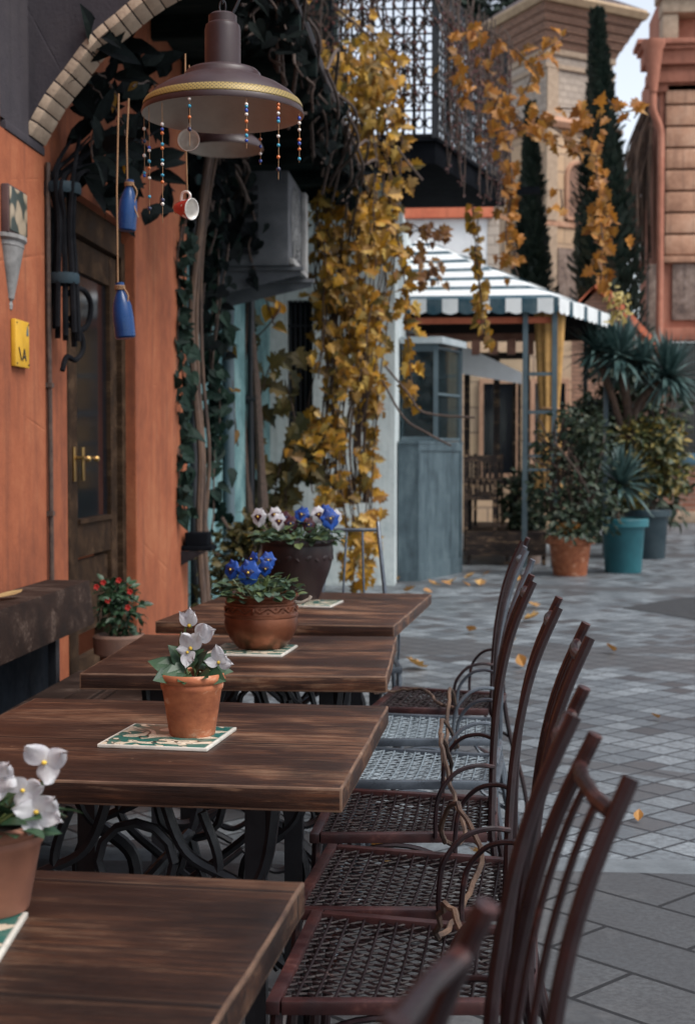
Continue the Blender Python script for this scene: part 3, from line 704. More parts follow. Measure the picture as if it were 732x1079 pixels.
# T1: large dark pot -----------------------------------------------------
root = thing('potted_pansy', 'large dark brown glazed pot of white, blue and wine pansies on the farthest table', 'potted plant', (-.665, 5.64, TZ+.001))
mb = MB(); mb.lathe([(0,0),(.078,0),(.084,.008),(.10,.05),(.125,.11),(.14,.165),(.143,.20),(.140,.222),(.146,.226),(.150,.236),(.147,.246),(.138,.246),(.132,.235),(.130,.22),(0,.22)], 56); mb.build('pot', M['brown_glaze'], root)
mb = MB()
for k in range(11):
    a = 2*PI*k/11; M_ = Matrix.Rotation(a, 4, 'Z')
    mb.ball(M_ @ V((.139,0,.178)), .022, 8, (.22,.8,.5), M_ @ Matrix.Rotation(.5, 4, 'X')); mb.ball(M_ @ V((.1385,.035,.170)), .012, 6, (.25,1.2,.5), M_ @ Matrix.Rotation(-.6, 4, 'X'))
mb.build('relief_leaves', M['brown_glaze'], root)
mb = MB(); mb.lathe([(.1295,.2205),(.06,.23),(0,.235)], 30); mb.build('soil', M['soil'], root)
foliage(root, 170, .165, .085, .042, M['leaf_grey'], 'round', .235, seed=5)
fl = [((-.155,-.02,.335),(-.4,-1,.1),.075,'petal_white'),((-.07,-.04,.318),(.1,-1,.2),.07,'petal_white'),((-.1,.06,.34),(-.2,-1,.3),.07,'petal_white'),((.085,-.02,.345),(.2,-1,.1),.07,'petal_white'),((.02,-.03,.345),(-.1,-1,.3),.07,'petal_blue'),((.135,-.05,.33),(.3,-1,.1),.085,'petal_blue'),((.11,.02,.35),(.3,-1,.1),.07,'petal_blue'),((-.02,-.06,.31),(0,-1,.1),.065,'petal_wine'),((.05,-.05,.305),(.1,-1,.1),.06,'petal_wine'),((-.05,-.02,.33),(-.1,-1,.2),.06,'petal_wine'),((.15,.04,.335),(.4,-1,.1),.06,'petal_white')]
mb = MB()
for c, f, s, k in fl: mb.tube(spline([(c[0]*.5, c[1]*.4, .23), (c[0]*.8, c[1]*.6+.01, .28), (c[0], c[1]+.006, c[2])], 4), .0025, 5)
mb.build('stems', M['stem_green'], root)
for c, f, s, k in fl: pansy(root, V(c), V(f), V((U(-.3,.3),0,1)), s*.85, M[k], M['petal_wine'] if k == 'petal_white' else None)

# T4: blurred pot with white blooms --------------------------------------
root = thing('potted_cyclamen', 'blurred terracotta pot of large white flowers at the left edge on the nearest table', 'potted plant', (-.600, 1.735, TZ+.008))
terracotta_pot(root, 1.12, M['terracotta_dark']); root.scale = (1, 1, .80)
foliage(root, 70, .085, .06, .045, M['leaf_green'], 'heart', .125, seed=8)
fl = [((.078,-.005,.235),[((-.6,-.2,.8),1,.5),((.75,-.2,.45),1,.5),((.3,-.3,-.8),.9,.5)],.046),((.055,-.02,.195),[((-.5,-.2,.6),1,.5),((.8,-.2,.3),1,.5),((0,-.3,-1),1,.5)],.040),((.075,-.03,.165),[((.7,-.2,.7),1,.55),((.9,-.2,-.3),1,.5),((-.2,-.3,-1),.9,.5),((-.8,-.2,.2),.8,.5)],.046),((.02,-.03,.215),[((-.7,-.2,.6),1,.5),((.6,-.2,.7),1,.5),((0,-.3,-1),1.1,.55),((.9,-.2,-.3),.9,.5)],.046),((-.05,0,.23),[((-.7,-.2,.6),1,.5),((.6,-.2,.7),1,.5),((0,-.3,-1),1,.5)],.046)]
mb = MB()
for c, dd, s in fl: mb.tube(spline([(c[0]*.3, c[1]*.4, .14), (c[0]*.8, c[1]*.6+.01, .17), (c[0], c[1]+.006, c[2])], 4), .003, 5)
mb.build('stems', M['stem_green'], root)
for c, dd, s in fl: cyc(root, c, dd, s*.86)

# ------------------------------------------------------------------ lamps
def m_ribbon():
    m, nt, b = mat('gold_ribbon'); v = coords(nt)
    sx = nt.nodes.new('ShaderNodeSeparateXYZ'); nt.links.new(v, sx.inputs[0])
    a = math_(nt, 'ARCTAN2', sx.outputs[1], sx.outputs[0])
    k = math_(nt, 'SINE', math_(nt, 'MULTIPLY', a, 120.0)); z = math_(nt, 'SINE', math_(nt, 'MULTIPLY', sx.outputs[2], 700.0))
    setc(nt, b, ramp(nt, math_(nt, 'MULTIPLY', k, z), [(.3, (.24,.17,.05)), (.5, (.22,.15,.04)), (.58, (.02,.015,.008))]))
    b.inputs['Metallic'].default_value = .2; b.inputs['Roughness'].default_value = .5
    return m
M['gold'] = m_ribbon()
def lamp(loc, label, chain=.4, ribbon=True):
    root = thing('pendant_lamp', label, 'lamp', loc)
    mb = MB(); out = [(.205,0),(.2065,.004),(.203,.016),(.194,.034),(.176,.054),(.148,.072),(.118,.085),(.104,.0915),(.098,.094),(.096,.104),(.088,.112),(.066,.119),(.050,.122)]
    mb.lathe(out, 72); mb.mi = 1
    mb.lathe([(.205,0),(.199,.004),(.196,.014),(.172,.050),(.115,.08),(.05,.1),(0,.104)], 72)
    mb.build('lamp_shade', [M['brown_enamel'], M['cream_metal']], root, ang=30, normals=False)
    mb = MB(); mb.lathe([(0,.121),(.0455,.121),(.0455,.215),(.043,.226),(.036,.232),(.036,.250),(.028,.256),(0,.257)], 40); mb.build('lamp_neck', M['brown_enamel'], root, ang=30)
    if ribbon:
        mb = MB(); mb.lathe([(.2040,.0175),(.2015,.0260),(.1965,.0345),(.1940,.0360),(.1935,.0320),(.2035,.0155)], 96); mb.build('gold_ribbon', M['gold'], root, ang=30)
    mb = MB(); n = int(chain/.026)
    for i in range(n):
        z = .256+.026*i; h = [(.008*math.cos(t), 0, z+.017+.018*math.sin(t)) for t in [2*PI*k/10 for k in range(11)]]
        if i % 2: h = [(0, x, q) for x, _, q in h]
        mb.tube(h, .0022, 5, cap=False)
    mb.ball((0,0,.256+chain+.005), .02, 8, (1,1,.5)); mb.build('chain', M['iron_black'], root)
    mb = MB(); mb.tube(spline([(.02,.01,.25),(.05,.01,.33),(.03,.01,.45),(.04,.0,.256+chain)], 5), .004, 6); mb.build('cable', M['iron_black'], root)
    return root
LY = 3.62
lp = P(235, 122, LY)
lamp(lp, 'big brown enamel pendant lamp with a gold ribbon round the shade', .5)
l2 = P(237, 158, 7.6)
lamp(l2, 'second pendant lamp farther back, seen as a pale disc under the first', .7, False)
# bead strings
bead_m = {'b': plain('blue_bead', (.01,.05,.30), .12, coat=.6), 't': plain('turquoise_bead', (.02,.25,.38), .12, coat=.6), 'o': plain('orange_bead', (.5,.13,.03), .2, coat=.5), 'w': plain('clear_bead', (.6,.55,.5), .12, coat=.6), 'n': plain('dark_bead', (.01,.015,.05), .12, coat=.6)}
BM = {}
for k, m in bead_m.items():
    mb = MB(); mb.ball((0,0,0), .0047, 10); o = mb.build('bead', m); BM[k] = o.data; bpy.data.objects.remove(o)
def beads(ang, z1, items, label):
    """thread from the lamp rim, beads at pixel heights measured from the photograph"""
    x, y = .2*math.cos(R(ang)), .2*math.sin(R(ang))
    root = thing('bead_string', label, 'bead string', (lp.x+x, lp.y+y, lp.z-.002), group='bead strings round the lamp')
    mb = MB(); mb.tube([(0,0,.0),(0.001,0,-z1*.5),(0,0,-z1)], .0008, 4); mb.build('thread', M['string'], root)
    for k, z in items:
        o = bpy.data.objects.new('bead', BM[k]); COL.objects.link(o); o.parent = root; o.location = (0,0,-z); o.scale = (1,1,U(.85,1.1)) if k != 'n' else (1.2,1.2,1.2)
q = 1/414
def bl(y0, s): return [(c, (y-y0)*q) for c, y in s]
beads(186, .165, bl(119, [('w',132),('n',145),('w',160),('t',178),('b',181)]), 'bead string at the left end of the lamp rim')
beads(214, .262, bl(121, [('b',162),('w',165),('t',176),('o',183),('w',193),('t',212),('n',224)]), 'bead string ending in a dark bead, second from the left along the rim')
beads(232, .292, bl(128, [('w',150),('b',155),('o',159),('t',170),('o',174),('t',186),('w',190),('t',201),('o',208),('n',226),('w',230)]), 'longest bead string, hanging next to the red dotted cup')
beads(256, .115, bl(131, [('w',132),('t',139),('o',150),('n',162)]), 'short bead string in front of the tilted pale cup')
beads(296, .120, bl(133, [('w',139),('t',141),('b',145),('w',149),('o',156),('o',165),('t',170),('b',175)]), 'bead string over the dark grille, right of the hanging cups')
beads(322, .185, bl(128, [('t',114+10),('o',123+6),('o',128+5),('w',138),('b',143),('t',146),('w',161),('t',170),('o',182),('n',194)]), 'bead string with orange beads, second from the right along the rim')
beads(352, .125, bl(120, [('b',126),('w',131),('w',138),('o',148),('b',152),('o',158),('t',168)]), 'bead string at the right end of the lamp rim')
beads(70, .085, bl(119, [('o',126),('b',134),('w',142),('b',150)]), 'short bead string at the far side of the lamp rim')

# cups -------------------------------------------------------------------
def m_cup():
    m, nt, b = mat('red_dotted_cup')
    vo = nt.nodes.new('ShaderNodeTexVoronoi'); vo.inputs['Scale'].default_value = 42; vo.inputs['Randomness'].default_value = .35; nt.links.new(coords(nt), vo.inputs['Vector'])
    setc(nt, b, ramp(nt, vo.outputs['Distance'], [(.27, (.62,.58,.54)), (.31, (.36,.012,.015))])); b.inputs['Roughness'].default_value = .25; b.inputs['Coat Weight'].default_value = .4
    return m
M['cup'] = m_cup()
def cup(loc, rot, label, slen, k=1.0):
    root = thing('hanging_cup', label, 'cup', loc)
    az = V(rot[0]).normalized(); ax = V(rot[1]); ax = (ax - az*ax.dot(az)).normalized(); ay = az.cross(ax)
    rm = Matrix((ax, ay, az)).transposed().to_4x4() @ Matrix.Scale(k, 4)
    mb = MB(); mb.lathe([(0,-.03),(.017,-.03),(.019,-.027),(.024,-.012),(.031,.012),(.0345,.031)], 36); mb.mi = 1
    mb.lathe([(.0345,.031),(.0345,.033),(.0318,.033),(.0285,.012),(.02,-.018),(0,-.024)], 36)
    mb.build('cup_body', [M['cup'], M['white_ceramic']], root, ang=45, normals=False, M=rm)
    hp = [(.031,0,.022),(.045,0,.024),(.054,0,.010),(.048,0,-.008),(.024,0,-.013)]
    mb = MB(); mb.tube(spline(hp, 5), .0042, 8); mb.build('handle', M['white_ceramic'], root, M=rm)
    top = rm @ V((.050,0,.012))
    mb = MB(); mb.tube([top, top*.5+V((0,0,slen*.5+top.z*.3)), V((top.x*.6,top.y*.6,slen))], .0022, 5); mb.build('string', M['string'], root)
c1 = P(194, 220, 3.9); cup(c1, ((.86,-.45,-.12),(-.25,0,1)), 'red cup with white dots and pale inside, hanging sideways on a string', .42, .86)
c2 = P(200, 150, 3.75); cup(c2, ((.08,-.95,.02),(0,0,1)), 'pale cup hanging with its open mouth to the viewer below the lamp', .20, .85)

# bottles ----------------------------------------------------------------
def bottle(loc, label, slen, tilt):
    root = thing('hanging_bottle', label, 'bottle', loc)
    rm = Euler((0, tilt, 0)).to_matrix().to_4x4()
    mb = MB(); mb.lathe([(0,-.085),(.028,-.085),(.033,-.08),(.034,-.02),(.031,.02),(.02,.052),(.0125,.07),(.0125,.083),(.015,.084),(.015,.095),(.011,.096),(0,.095)], 28); mb.build('bottle_glass', M['blue_glass'], root, M=rm)
    mb = MB(); tp = rm @ V((0,0,.08))
    for k in range(3): mb.tube([tp + V((.0155*math.cos(t), .0155*math.sin(t), -.006+.005*k)) for t in [2*PI*j/12 for j in range(13)]], .0026, 5, cap=False)
    mb.tube([tp+V((-.004,-.012,0)), tp+V((-.006,-.01,slen*.5)), tp+V((0,0,slen))], .0026, 5)
    mb.tube(spline([tp+V((.012,-.01,0)), tp+V((.03,-.012,-.03)), tp+V((.02,-.015,-.075)), tp+V((.035,-.015,-.12))], 4), .0024, 5)
    mb.build('twine', M['string'], root)
b1 = P(129.5, 329, 4.55); bottle(b1, 'blue glass bottle hanging on a long twine, lower of the two', .62, R(-6))
b2 = P(135, 218, 5.0); bottle(b2, 'dark blue glass bottle hanging higher up behind the lower one', .30, R(4))
# ------------------------------------------------------------------ restaurant building on the left
def wb(mb, name, m, parent, root, **kw):
    return mb.build(name, m, parent, M=Matrix.Translation(-V(root.location)), **kw)
WX = -1.72
rb = thing('restaurant_building', 'orange plastered restaurant front with brown door and dark arch, along the left side', 'building', (WX, 5.75, 0))
mb = MB(); mb.box(-2.3, WX, -4, 5.2, 0, 4.6); mb.box(-2.3, WX, 5.2, 5.75, 0, 2.52)
mb.box(-2.3, WX-.004, 5.75, 6.08, 0, 3.69); mb.box(-2.3, WX-.004, 6.08, 7.37, 2.47, 3.69); mb.box(-2.3, WX, 7.37, 8.75, 0, 3.69, .008)
mb.box(-2.3, WX-.2, 5.75, 8.75, 3.77, 6.5)
wb(mb, 'wall', M['orange'], rb, rb, smooth=False)
# arch across the passage
curve = [(p.x, p.z) for p in spline([(x,0,z) for x, z in [(-1.72,2.53),(-1.632,2.68),(-1.555,2.775),(-1.46,2.895),(-1.36,2.975),(-1.25,3.06),(-1.13,3.125),(-.9,3.24),(-.5,3.37),(0,3.44),(1.2,3.46),(2.2,3.38),(2.8,3.1),(3.1,2.6)]], 6)]
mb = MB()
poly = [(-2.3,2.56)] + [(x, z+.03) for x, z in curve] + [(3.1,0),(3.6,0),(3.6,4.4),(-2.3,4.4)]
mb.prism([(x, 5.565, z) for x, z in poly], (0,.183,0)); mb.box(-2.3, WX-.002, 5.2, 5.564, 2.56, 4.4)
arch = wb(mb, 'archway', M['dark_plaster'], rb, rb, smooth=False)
mb = MB(); mb.box(-2.3, WX+.006, 5.25, 5.752, 2.522, 2.556, .004)
wb(mb, 'corbel', M['dark_plaster'], arch, rb)
# soffit of bricks on edge, a little proud of the curve
mb = MB(); acc = 0; last = V((curve[0][0],0,curve[0][1])); L = []; cum = [0]
cv = [V((x,0,z+.03)) for x, z in curve]
for a, b in zip(cv, cv[1:]): cum.append(cum[-1]+(b-a).length)
def at_len(s):
    for i in range(len(cum)-1):
        if cum[i+1] >= s:
            t = (s-cum[i])/(cum[i+1]-cum[i]); return cv[i].lerp(cv[i+1], t)
    return cv[-1]
s = .004; BW = .058
while s + BW < min(cum[-1], 4.9):
    a, b = at_len(s+.003), at_len(s+BW-.003); m_ = (a+b)/2; t = (b-a); ang = math.atan2(t.z, t.x)
    mb.box(-t.length/2, t.length/2, 5.562, 5.755, -.006+U(-.0015,.0015), .03, .002, Matrix.Translation((m_.x,0,m_.z)) @ Matrix.Rotation(-ang, 4, 'Y'))
    s += BW
wb(mb, 'brick_soffit', M['arch_brick'], arch, rb)
# door in its recess
mb = MB(); DX = -1.80
mb.box(-1.93, -1.758, 6.081, 6.16, 0, 2.4); mb.box(-1.93, -1.775, 7.29, 7.369, 0, 2.4); mb.box(-1.93, -1.776, 6.16, 7.29, 2.32, 2.469)
wb(mb, 'door_frame', M['door_wood'], rb, rb)
mb = MB()
mb.box(DX-.05, DX, 6.17, 6.30, .12, 2.31, .004); mb.box(DX-.05, DX, 6.37, 6.52, .12, 2.31, .004); mb.box(DX-.05, DX, 7.15, 7.28, .12, 2.31, .004)
mb.box(DX-.048, DX-.003, 6.52, 7.15, .82, .98, .004); mb.box(DX-.048, DX-.003, 6.52, 7.15, 2.16, 2.308, .004); mb.box(DX-.048, DX-.003, 6.52, 7.15, .125, .34, .004)
mb.box(DX-.046, DX-.022, 6.52, 7.15, .45, .80); mb.box(DX-.048, DX-.004, 6.30, 6.37, .125, 2.3)
mb.box(DX-.03, DX+.012, 6.52, 7.15, .98, 1.0)
door = wb(mb, 'door', M['door_wood'], rb, rb)
m, nt, b = mat('dark_glass'); setc(nt, b, (.008,.009,.012)); b.inputs['Roughness'].default_value = .08; b.inputs['Specular IOR Level'].default_value = .5; M['dark_glass'] = m
mb = MB(); mb.box(DX-.03, DX-.022, 6.52, 7.15, 1.0, 2.16); wb(mb, 'glass_pane', M['dark_glass'], door, rb)
m, nt, b = mat('brass'); setc(nt, b, (.6,.38,.14)); b.inputs['Metallic'].default_value = 1; b.inputs['Roughness'].default_value = .3; M['brass'] = m
for y in (6.45, 6.60):
    mb = MB(); mb.box(DX, DX+.01, y-.018, y+.018, 1.18, 1.34, .003); mb.tube([(DX+.01,y,1.29),(DX+.045,y,1.29),(DX+.05,y+.07,1.285)], .008, 8); mb.ball((DX+.05,y+.07,1.285), .016, 8)
    wb(mb, 'handle', M['brass'], door, rb)
mb = MB(); mb.box(-1.93, -1.66, 6.082, 7.368, 0, .12, .006); wb(mb, 'doorstep', M['kerb'], rb, rb)
# board ceiling over the terrace behind the arch
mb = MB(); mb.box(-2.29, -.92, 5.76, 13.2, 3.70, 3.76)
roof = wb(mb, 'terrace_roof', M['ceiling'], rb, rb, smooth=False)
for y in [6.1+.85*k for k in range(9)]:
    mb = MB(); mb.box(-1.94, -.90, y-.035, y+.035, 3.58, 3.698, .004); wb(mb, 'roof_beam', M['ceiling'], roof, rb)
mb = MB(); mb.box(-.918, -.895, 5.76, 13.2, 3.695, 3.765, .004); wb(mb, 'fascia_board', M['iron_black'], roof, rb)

# cable and pipe at the corner of the wall
mb = MB(); mb.tube(spline([(-1.708,5.766,.02),(-1.706,5.768,1.0),(-1.709,5.766,2.0),(-1.708,5.77,2.5)], 8), .011, 8)
for z in (.5,1.05,1.58): mb.box(-1.722, -1.694, 5.752, 5.785, z, z+.02)
tag(mb.build('wall_cable', M['twig']), 'thin dark cable running up the corner of the orange wall', 'cable')
# carved wall planter -----------------------------------------------------
root = thing('wall_planter', 'grey half-cone stone wall bracket with a green and cream tile on top', 'wall planter', (WX, 5.31, 1.85))
mb = MB()
def half(prof, n=18):
    rings = []
    for r, z in prof: rings.append([V((max(0, .45*r*math.sin(PI*j/n)), -r*math.cos(PI*j/n), z)) for j in range(n+1)])
    for a, b in zip(rings, rings[1:]):
        for j in range(n): mb.face([a[j], a[j+1], b[j+1], b[j]])
half([(.001,.0),(.012,.005),(.016,.02),(.01,.035),(.026,.045),(.03,.06),(.075,.18),(.095,.235),(.10,.24),(.10,.255),(.12,.265),(.12,.28),(.001,.28)])
mb.build('planter_bowl', noisy('aged_grey_stone', (.13,.125,.12), (.27,.26,.25), 9, .7, .4, .006, 50, c3=(.4,.39,.37)), root)
mb = MB(); mb.box(.002, .03, -.11, .11, .281, .46, .004); tb = mb.build('tile_block', noisy('dark_red_stone', (.05,.025,.025), (.09,.045,.04), 9, .7), root)
m, nt, b = mat('green_cream_relief'); vo = nt.nodes.new('ShaderNodeTexVoronoi'); vo.feature = 'SMOOTH_F1'; vo.inputs['Scale'].default_value = 17; nt.links.new(coords(nt), vo.inputs['Vector'])
setc(nt, b, ramp(nt, vo.outputs['Distance'], [(.3, (.33,.26,.18)), (.42, (.24,.19,.13)), (.5, (.02,.035,.03))])); b.inputs['Roughness'].default_value = .4
mb = MB(); mb.box(.0302, .035, -.10, .105, .29, .452, .002); mb.mi = 0; mb.build('relief_tile', m, tb)
# yellow plate ------------------------------------------------------------
root = thing('wall_plate', 'small yellow marker plate with black strokes on the orange wall', 'sign', (WX, 5.39, 1.73))
mb = MB(); mb.box(.001, .020, -.085, .085, -.09, .09, .004); mb.build('plate', plain('yellow_paint', (.55,.30,.015), .45, var=.12), root)
mb = MB(); K = M['iron_black']
def stroke(p, q, w=.011):
    mb = MB()
    a, b_ = V((.0208, *p)), V((.0208, *q)); d = (b_-a).normalized(); s = d.cross(V((1,0,0)))*w/2
    mb.prism([a-s, a+s, b_+s, b_-s], (.0012,0,0)); mb.build('marking', K, root, smooth=False)
stroke((-.050,-.016), (-.018,-.064), .009); stroke((-.004,-.064), (.016,-.020), .009); stroke((.017,-.020), (.038,-.064), .009); stroke((.004,-.050), (.030,-.050), .007)
mb = MB(); mb.prism([V((.0208,.045,.035)), V((.0208,.068,.035)), V((.0208,.066,.058)), V((.0208,.056,.074))], (.0012,0,0))
mb.build('marking', plain('grey_mark', (.05,.10,.13), .5), root, smooth=False)
for y, z in ((-.072,.076),(.072,.078),(-.072,-.078),(.072,-.078)): mb = MB(); mb.ball((.0205,y,z), .004, 6); mb.build('screw', K, root)


# dark tied bundle of vine stems by the door ------------------------------
root = thing('tied_vine', 'dark bundle of creeper stems tied with blue tape at the corner of the orange wall', 'vine', (-1.66, 5.82, 1.9))
mb = MB()
for k in range(11):
    a = 2*PI*k/11; q = .035 if k % 2 else .05
    bx, by = q*math.cos(a), q*math.sin(a)
    top = V((U(-.1,.35), U(-.1,1.1), U(.75,1.15)))
    mb.tube(spline([(bx*1.25,by*1.25,-.06+U(-.1,0)),(bx,by,.18),(bx*.8,by*.8,.36),(bx*1.3,by*1.3,.55),tuple(V((bx,by,.55)).lerp(top,.45)+rv(.04)),tuple(top)], 5), [.012]*10+[.012,.012,.011,.011,.010,.010,.009,.009,.009,.008,.007,.006,.005,.005,.004,.004][:16], 6)
mb.build('stems', M['black_stem'], root)
mb = MB()
mb.tube(spline([(.0,0,.06),(.05,.08,.10),(.07,.16,.05),(.055,.17,-.04),(.03,.10,-.07),(.01,.05,-.02)], 6), .012, 8)
mb.tube(spline([(.0,.02,-.05),(.04,.10,-.08),(.05,.11,-.15),(.03,.06,-.20),(.01,.0,-.19),(.0,-.03,-.25)], 6), .011, 8)
mb.build('curled_stem', M['black_stem'], root)
tape = plain('blue_tape', (.005,.02,.03), .8)
for z, r in ((.13,.062),(.50,.072)):
    mb = MB(); mb.lathe([(r,z-.022),(r+.004,z-.01),(r+.003,z+.012),(r,z+.024)], 20); mb.build('blue_tape', tape, root)
mb = MB()
for k in range(110):
    p = V((U(-.04,.22), U(-.25,1.15), U(.5,1.25))); d = V((U(.1,1), U(-.6,1), U(-.5,1.0)))
    leaf(mb, p, d, V((U(0,1),-1,U(-.3,.6))), U(.12,.24), 'oval' if k % 3 else 'long', .2, .35, .7 if k % 3 else 2.0)
mb.build('leaves', M['leaf_dark'], root, smooth=False, normals=False)

# ------------------------------------------------------------------ pale building behind
pb = thing('painted_building', 'pale blue and turquoise plastered house corner behind the yellow vine, with dark iron balcony', 'building', (-.7, 14.2, 0))
mb = MB(); mb.box(-2.4, -1.95, 8.752, 14.2, 0, 6.4); side = wb(mb, 'side_wall', M['turq'], pb, pb, smooth=False)
mb = MB()
wx0, wx1, wz0, wz1 = -1.78, -1.52, 1.15, 2.85
mb.box(-2.4, wx0, 14.2, 14.5, 0, 4.02); mb.box(wx1, -.70, 14.2, 14.5, 0, 4.02); mb.box(wx0, wx1, 14.2, 14.5, 0, wz0); mb.box(wx0, wx1, 14.2, 14.5, wz1, 4.02)
mb.box(-.98, -.702, 14.5, 21, 0, 4.02)
wb(mb, 'wall', M['pale_plaster'], pb, pb, smooth=False)
mb = MB(); mb.box(wx0, wx1, 14.40, 14.42, wz0, wz1); win = wb(mb, 'window', M['dark_glass'], pb, pb)
mb = MB()
for k in range(5): x = wx0+.03+k*.05; mb.tube([(x,14.26,wz0),(x,14.26,wz1)], .010, 6)
for z in (1.5,2.2,2.6): mb.tube([(wx0,14.26,z),(wx1,14.26,z)], .009, 6)
wb(mb, 'window_bars', M['iron_black'], win, pb)
mb = MB(); mb.box(-2.4, -1.30, 14.15, 14.6, 4.03, 7.0); wb(mb, 'upper_wall', M['ceiling'], pb, pb, smooth=False)
# balcony
bp = [(-1.29,13.5),(-.29,13.5),(.42,15.9),(-1.29,15.9)]
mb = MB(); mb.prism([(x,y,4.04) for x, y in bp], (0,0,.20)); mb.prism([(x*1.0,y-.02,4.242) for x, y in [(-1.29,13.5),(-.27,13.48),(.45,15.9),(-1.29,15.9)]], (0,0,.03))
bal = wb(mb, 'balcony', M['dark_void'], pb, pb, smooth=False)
mb = MB()
def rail(p, q, n, nh):
    p, q = V(p), V(q)
    for i in range(n+1):
        a = p.lerp(q, i/n); mb.tube([(a.x,a.y,4.27),(a.x,a.y,5.72)], .012 if i % 4 else .018, 5)
    for j in range(nh+1):
        z = 4.30+1.42*j/nh; mb.tube([(p.x,p.y,z),(q.x,q.y,z)], .010 if j % nh else .02, 5)
    for i in range(n):
        a = p.lerp(q, (i+.5)/n); d = (q-p).normalized()
        for j in range(nh):
            z = 4.30+1.42*(j+.5)/nh; mb.tube([a + d*(.035*math.cos(t)) + V((0,0,z+.05*math.sin(t))) for t in [2*PI*k/8 for k in range(9)]], .009, 4, cap=False)
rail((-2.05,13.51,0), (-.295,13.51,0), 18, 6); rail((-.29,13.52,0), (.40,15.88,0), 26, 6)
wb(mb, 'railing', M['iron_black'], bal, pb)
mb = MB(); mb.box(-.325, -.265, 13.47, 13.53, 4.27, 6.6); mb.box(-1.29, -.326, 13.48, 13.53, 5.95, 6.05); wb(mb, 'balcony_post', M['iron_black'], bal, pb)
mb = MB(); mb.box(.38, .44, 15.85, 15.91, 4.27, 5.8); wb(mb, 'balcony_post', M['iron_black'], bal, pb)
mb = MB(); mb.box(.36, .80, 15.80, 15.92, 4.17, 4.24); wb(mb, 'bracket_arm', M['dark_void'], bal, pb)
# bare creeper with buds over the railing
root = thing('bare_creeper', 'leafless creeper with dark red berries hanging down the balcony railing', 'vine', (-.29, 13.5, 4.27))
mb = MB(); mb2 = MB()
for k in range(75):
    t = U(0,1)**.8; x, y = .71*t+.04+U(-.05,.05), 2.4*t+U(-.05,.05)-.03; z1 = 1.5+U(-.15,.15); z0 = U(-.45,.9)
    n = 8; pts = [V((x+U(-.03,.03), y+U(-.03,.03), z1+(z0-z1)*i/n)) for i in range(n+1)]
    mb.tube(spline(pts, 2), .006, 4)
    for p in pts[2:]:
        for _ in range(2): mb2.ball(p+rv(.03), U(.008,.016), 5)
for k in range(130):
    x = U(-1.75,-.02); z1 = U(.6,1.9); pts = [V((x,-.03,z1))]
    for i in range(6): pts.append(pts[-1]+V((U(-.12,.12), U(-.02,.02), U(-.22,.02))))
    mb.tube(spline(pts, 2), .007, 4)
    for p in pts[1:]: mb2.ball(p+rv(.03), U(.010,.02), 5)
mb.build('stems', M['twig'], root); mb2.build('berries', noisy('dark_berry', (.05,.015,.015), (.14,.05,.04), 20, .3, 0), root)
# air conditioner ----------------------------------------------------------
root = thing('air_conditioner', 'grey air conditioning unit on brackets high on the turquoise wall', 'air conditioner', (-1.95, 10.4, 2.66))
mb = MB(); mb.box(.16, .66, 0, .95, .03, .72, .015); body = mb.build('casing', noisy('grey_casing', (.05,.055,.062), (.085,.09,.098), 5, .6, spec=.2, c3=(.13,.135,.14)), root)
mb = MB()
for j in range(8): mb.box(.20, .44, -.014, -.002, .11+.066*j, .15+.066*j, .003)
mb.build('side_louvre', M['iron_black'], body)
mb = MB()
for k in range(7):
    rr = .05+.04*k; mb.tube([(.668, .40+rr*math.cos(t), .37+rr*math.sin(t)) for t in [2*PI*j/24 for j in range(25)]], .004, 5, cap=False)
for k in range(6):
    t = PI*k/6; mb.tube([(.670,.40-.29*math.cos(t),.37-.29*math.sin(t)),(.670,.40+.29*math.cos(t),.37+.29*math.sin(t))], .005, 5)
mb.build('fan_grille', noisy('pale_casing', (.1,.1,.1), (.2,.2,.2), 4, .6), body)
mb = MB(); mb.box(.662, .70, .015, .935, .04, .085, .006); mb.box(.662, .70, .78, .935, .09, .70, .006); mb.build('front_panel', noisy('pale_panel', (.16,.16,.16), (.34,.33,.32), 4, .6), body)
for y in (.08, .82):
    mb = MB(); mb.prism([(.0,y,.0),(.0,y,-.20),(.74,y,-.03),(.74,y,.0)], (0,.012,0)); mb.box(.0,.76,y-.03,y+.04,.002,.028); mb.build('bracket', noisy('bracket_grey', (.07,.075,.085), (.12,.125,.135), 5, .6, spec=.2), root)
# pipes down the turquoise wall
for i, (y, r, c, lab) in enumerate(((9.9,.03,'iron_black','black drainpipe on the turquoise wall nearest the orange pier'), (11.4,.045,'grey_metal','grey drainpipe on the turquoise wall below the air conditioner'), (12.6,.035,'iron_black','dark drainpipe at the far end of the turquoise wall'))):
    mb = MB(); mb.tube([(-1.90,y,0),(-1.90,y,2.4),(-1.90,y,3.9)], r, 10)
    for z in (.6,1.8,3.0): mb.tube([(-1.948,y-.0,z),(-1.90,y,z),(-1.855,y,z)], r*1.15, 8)
    tag(mb.build('drainpipe', M[c]), lab, 'pipe', 'pipes on the turquoise wall')

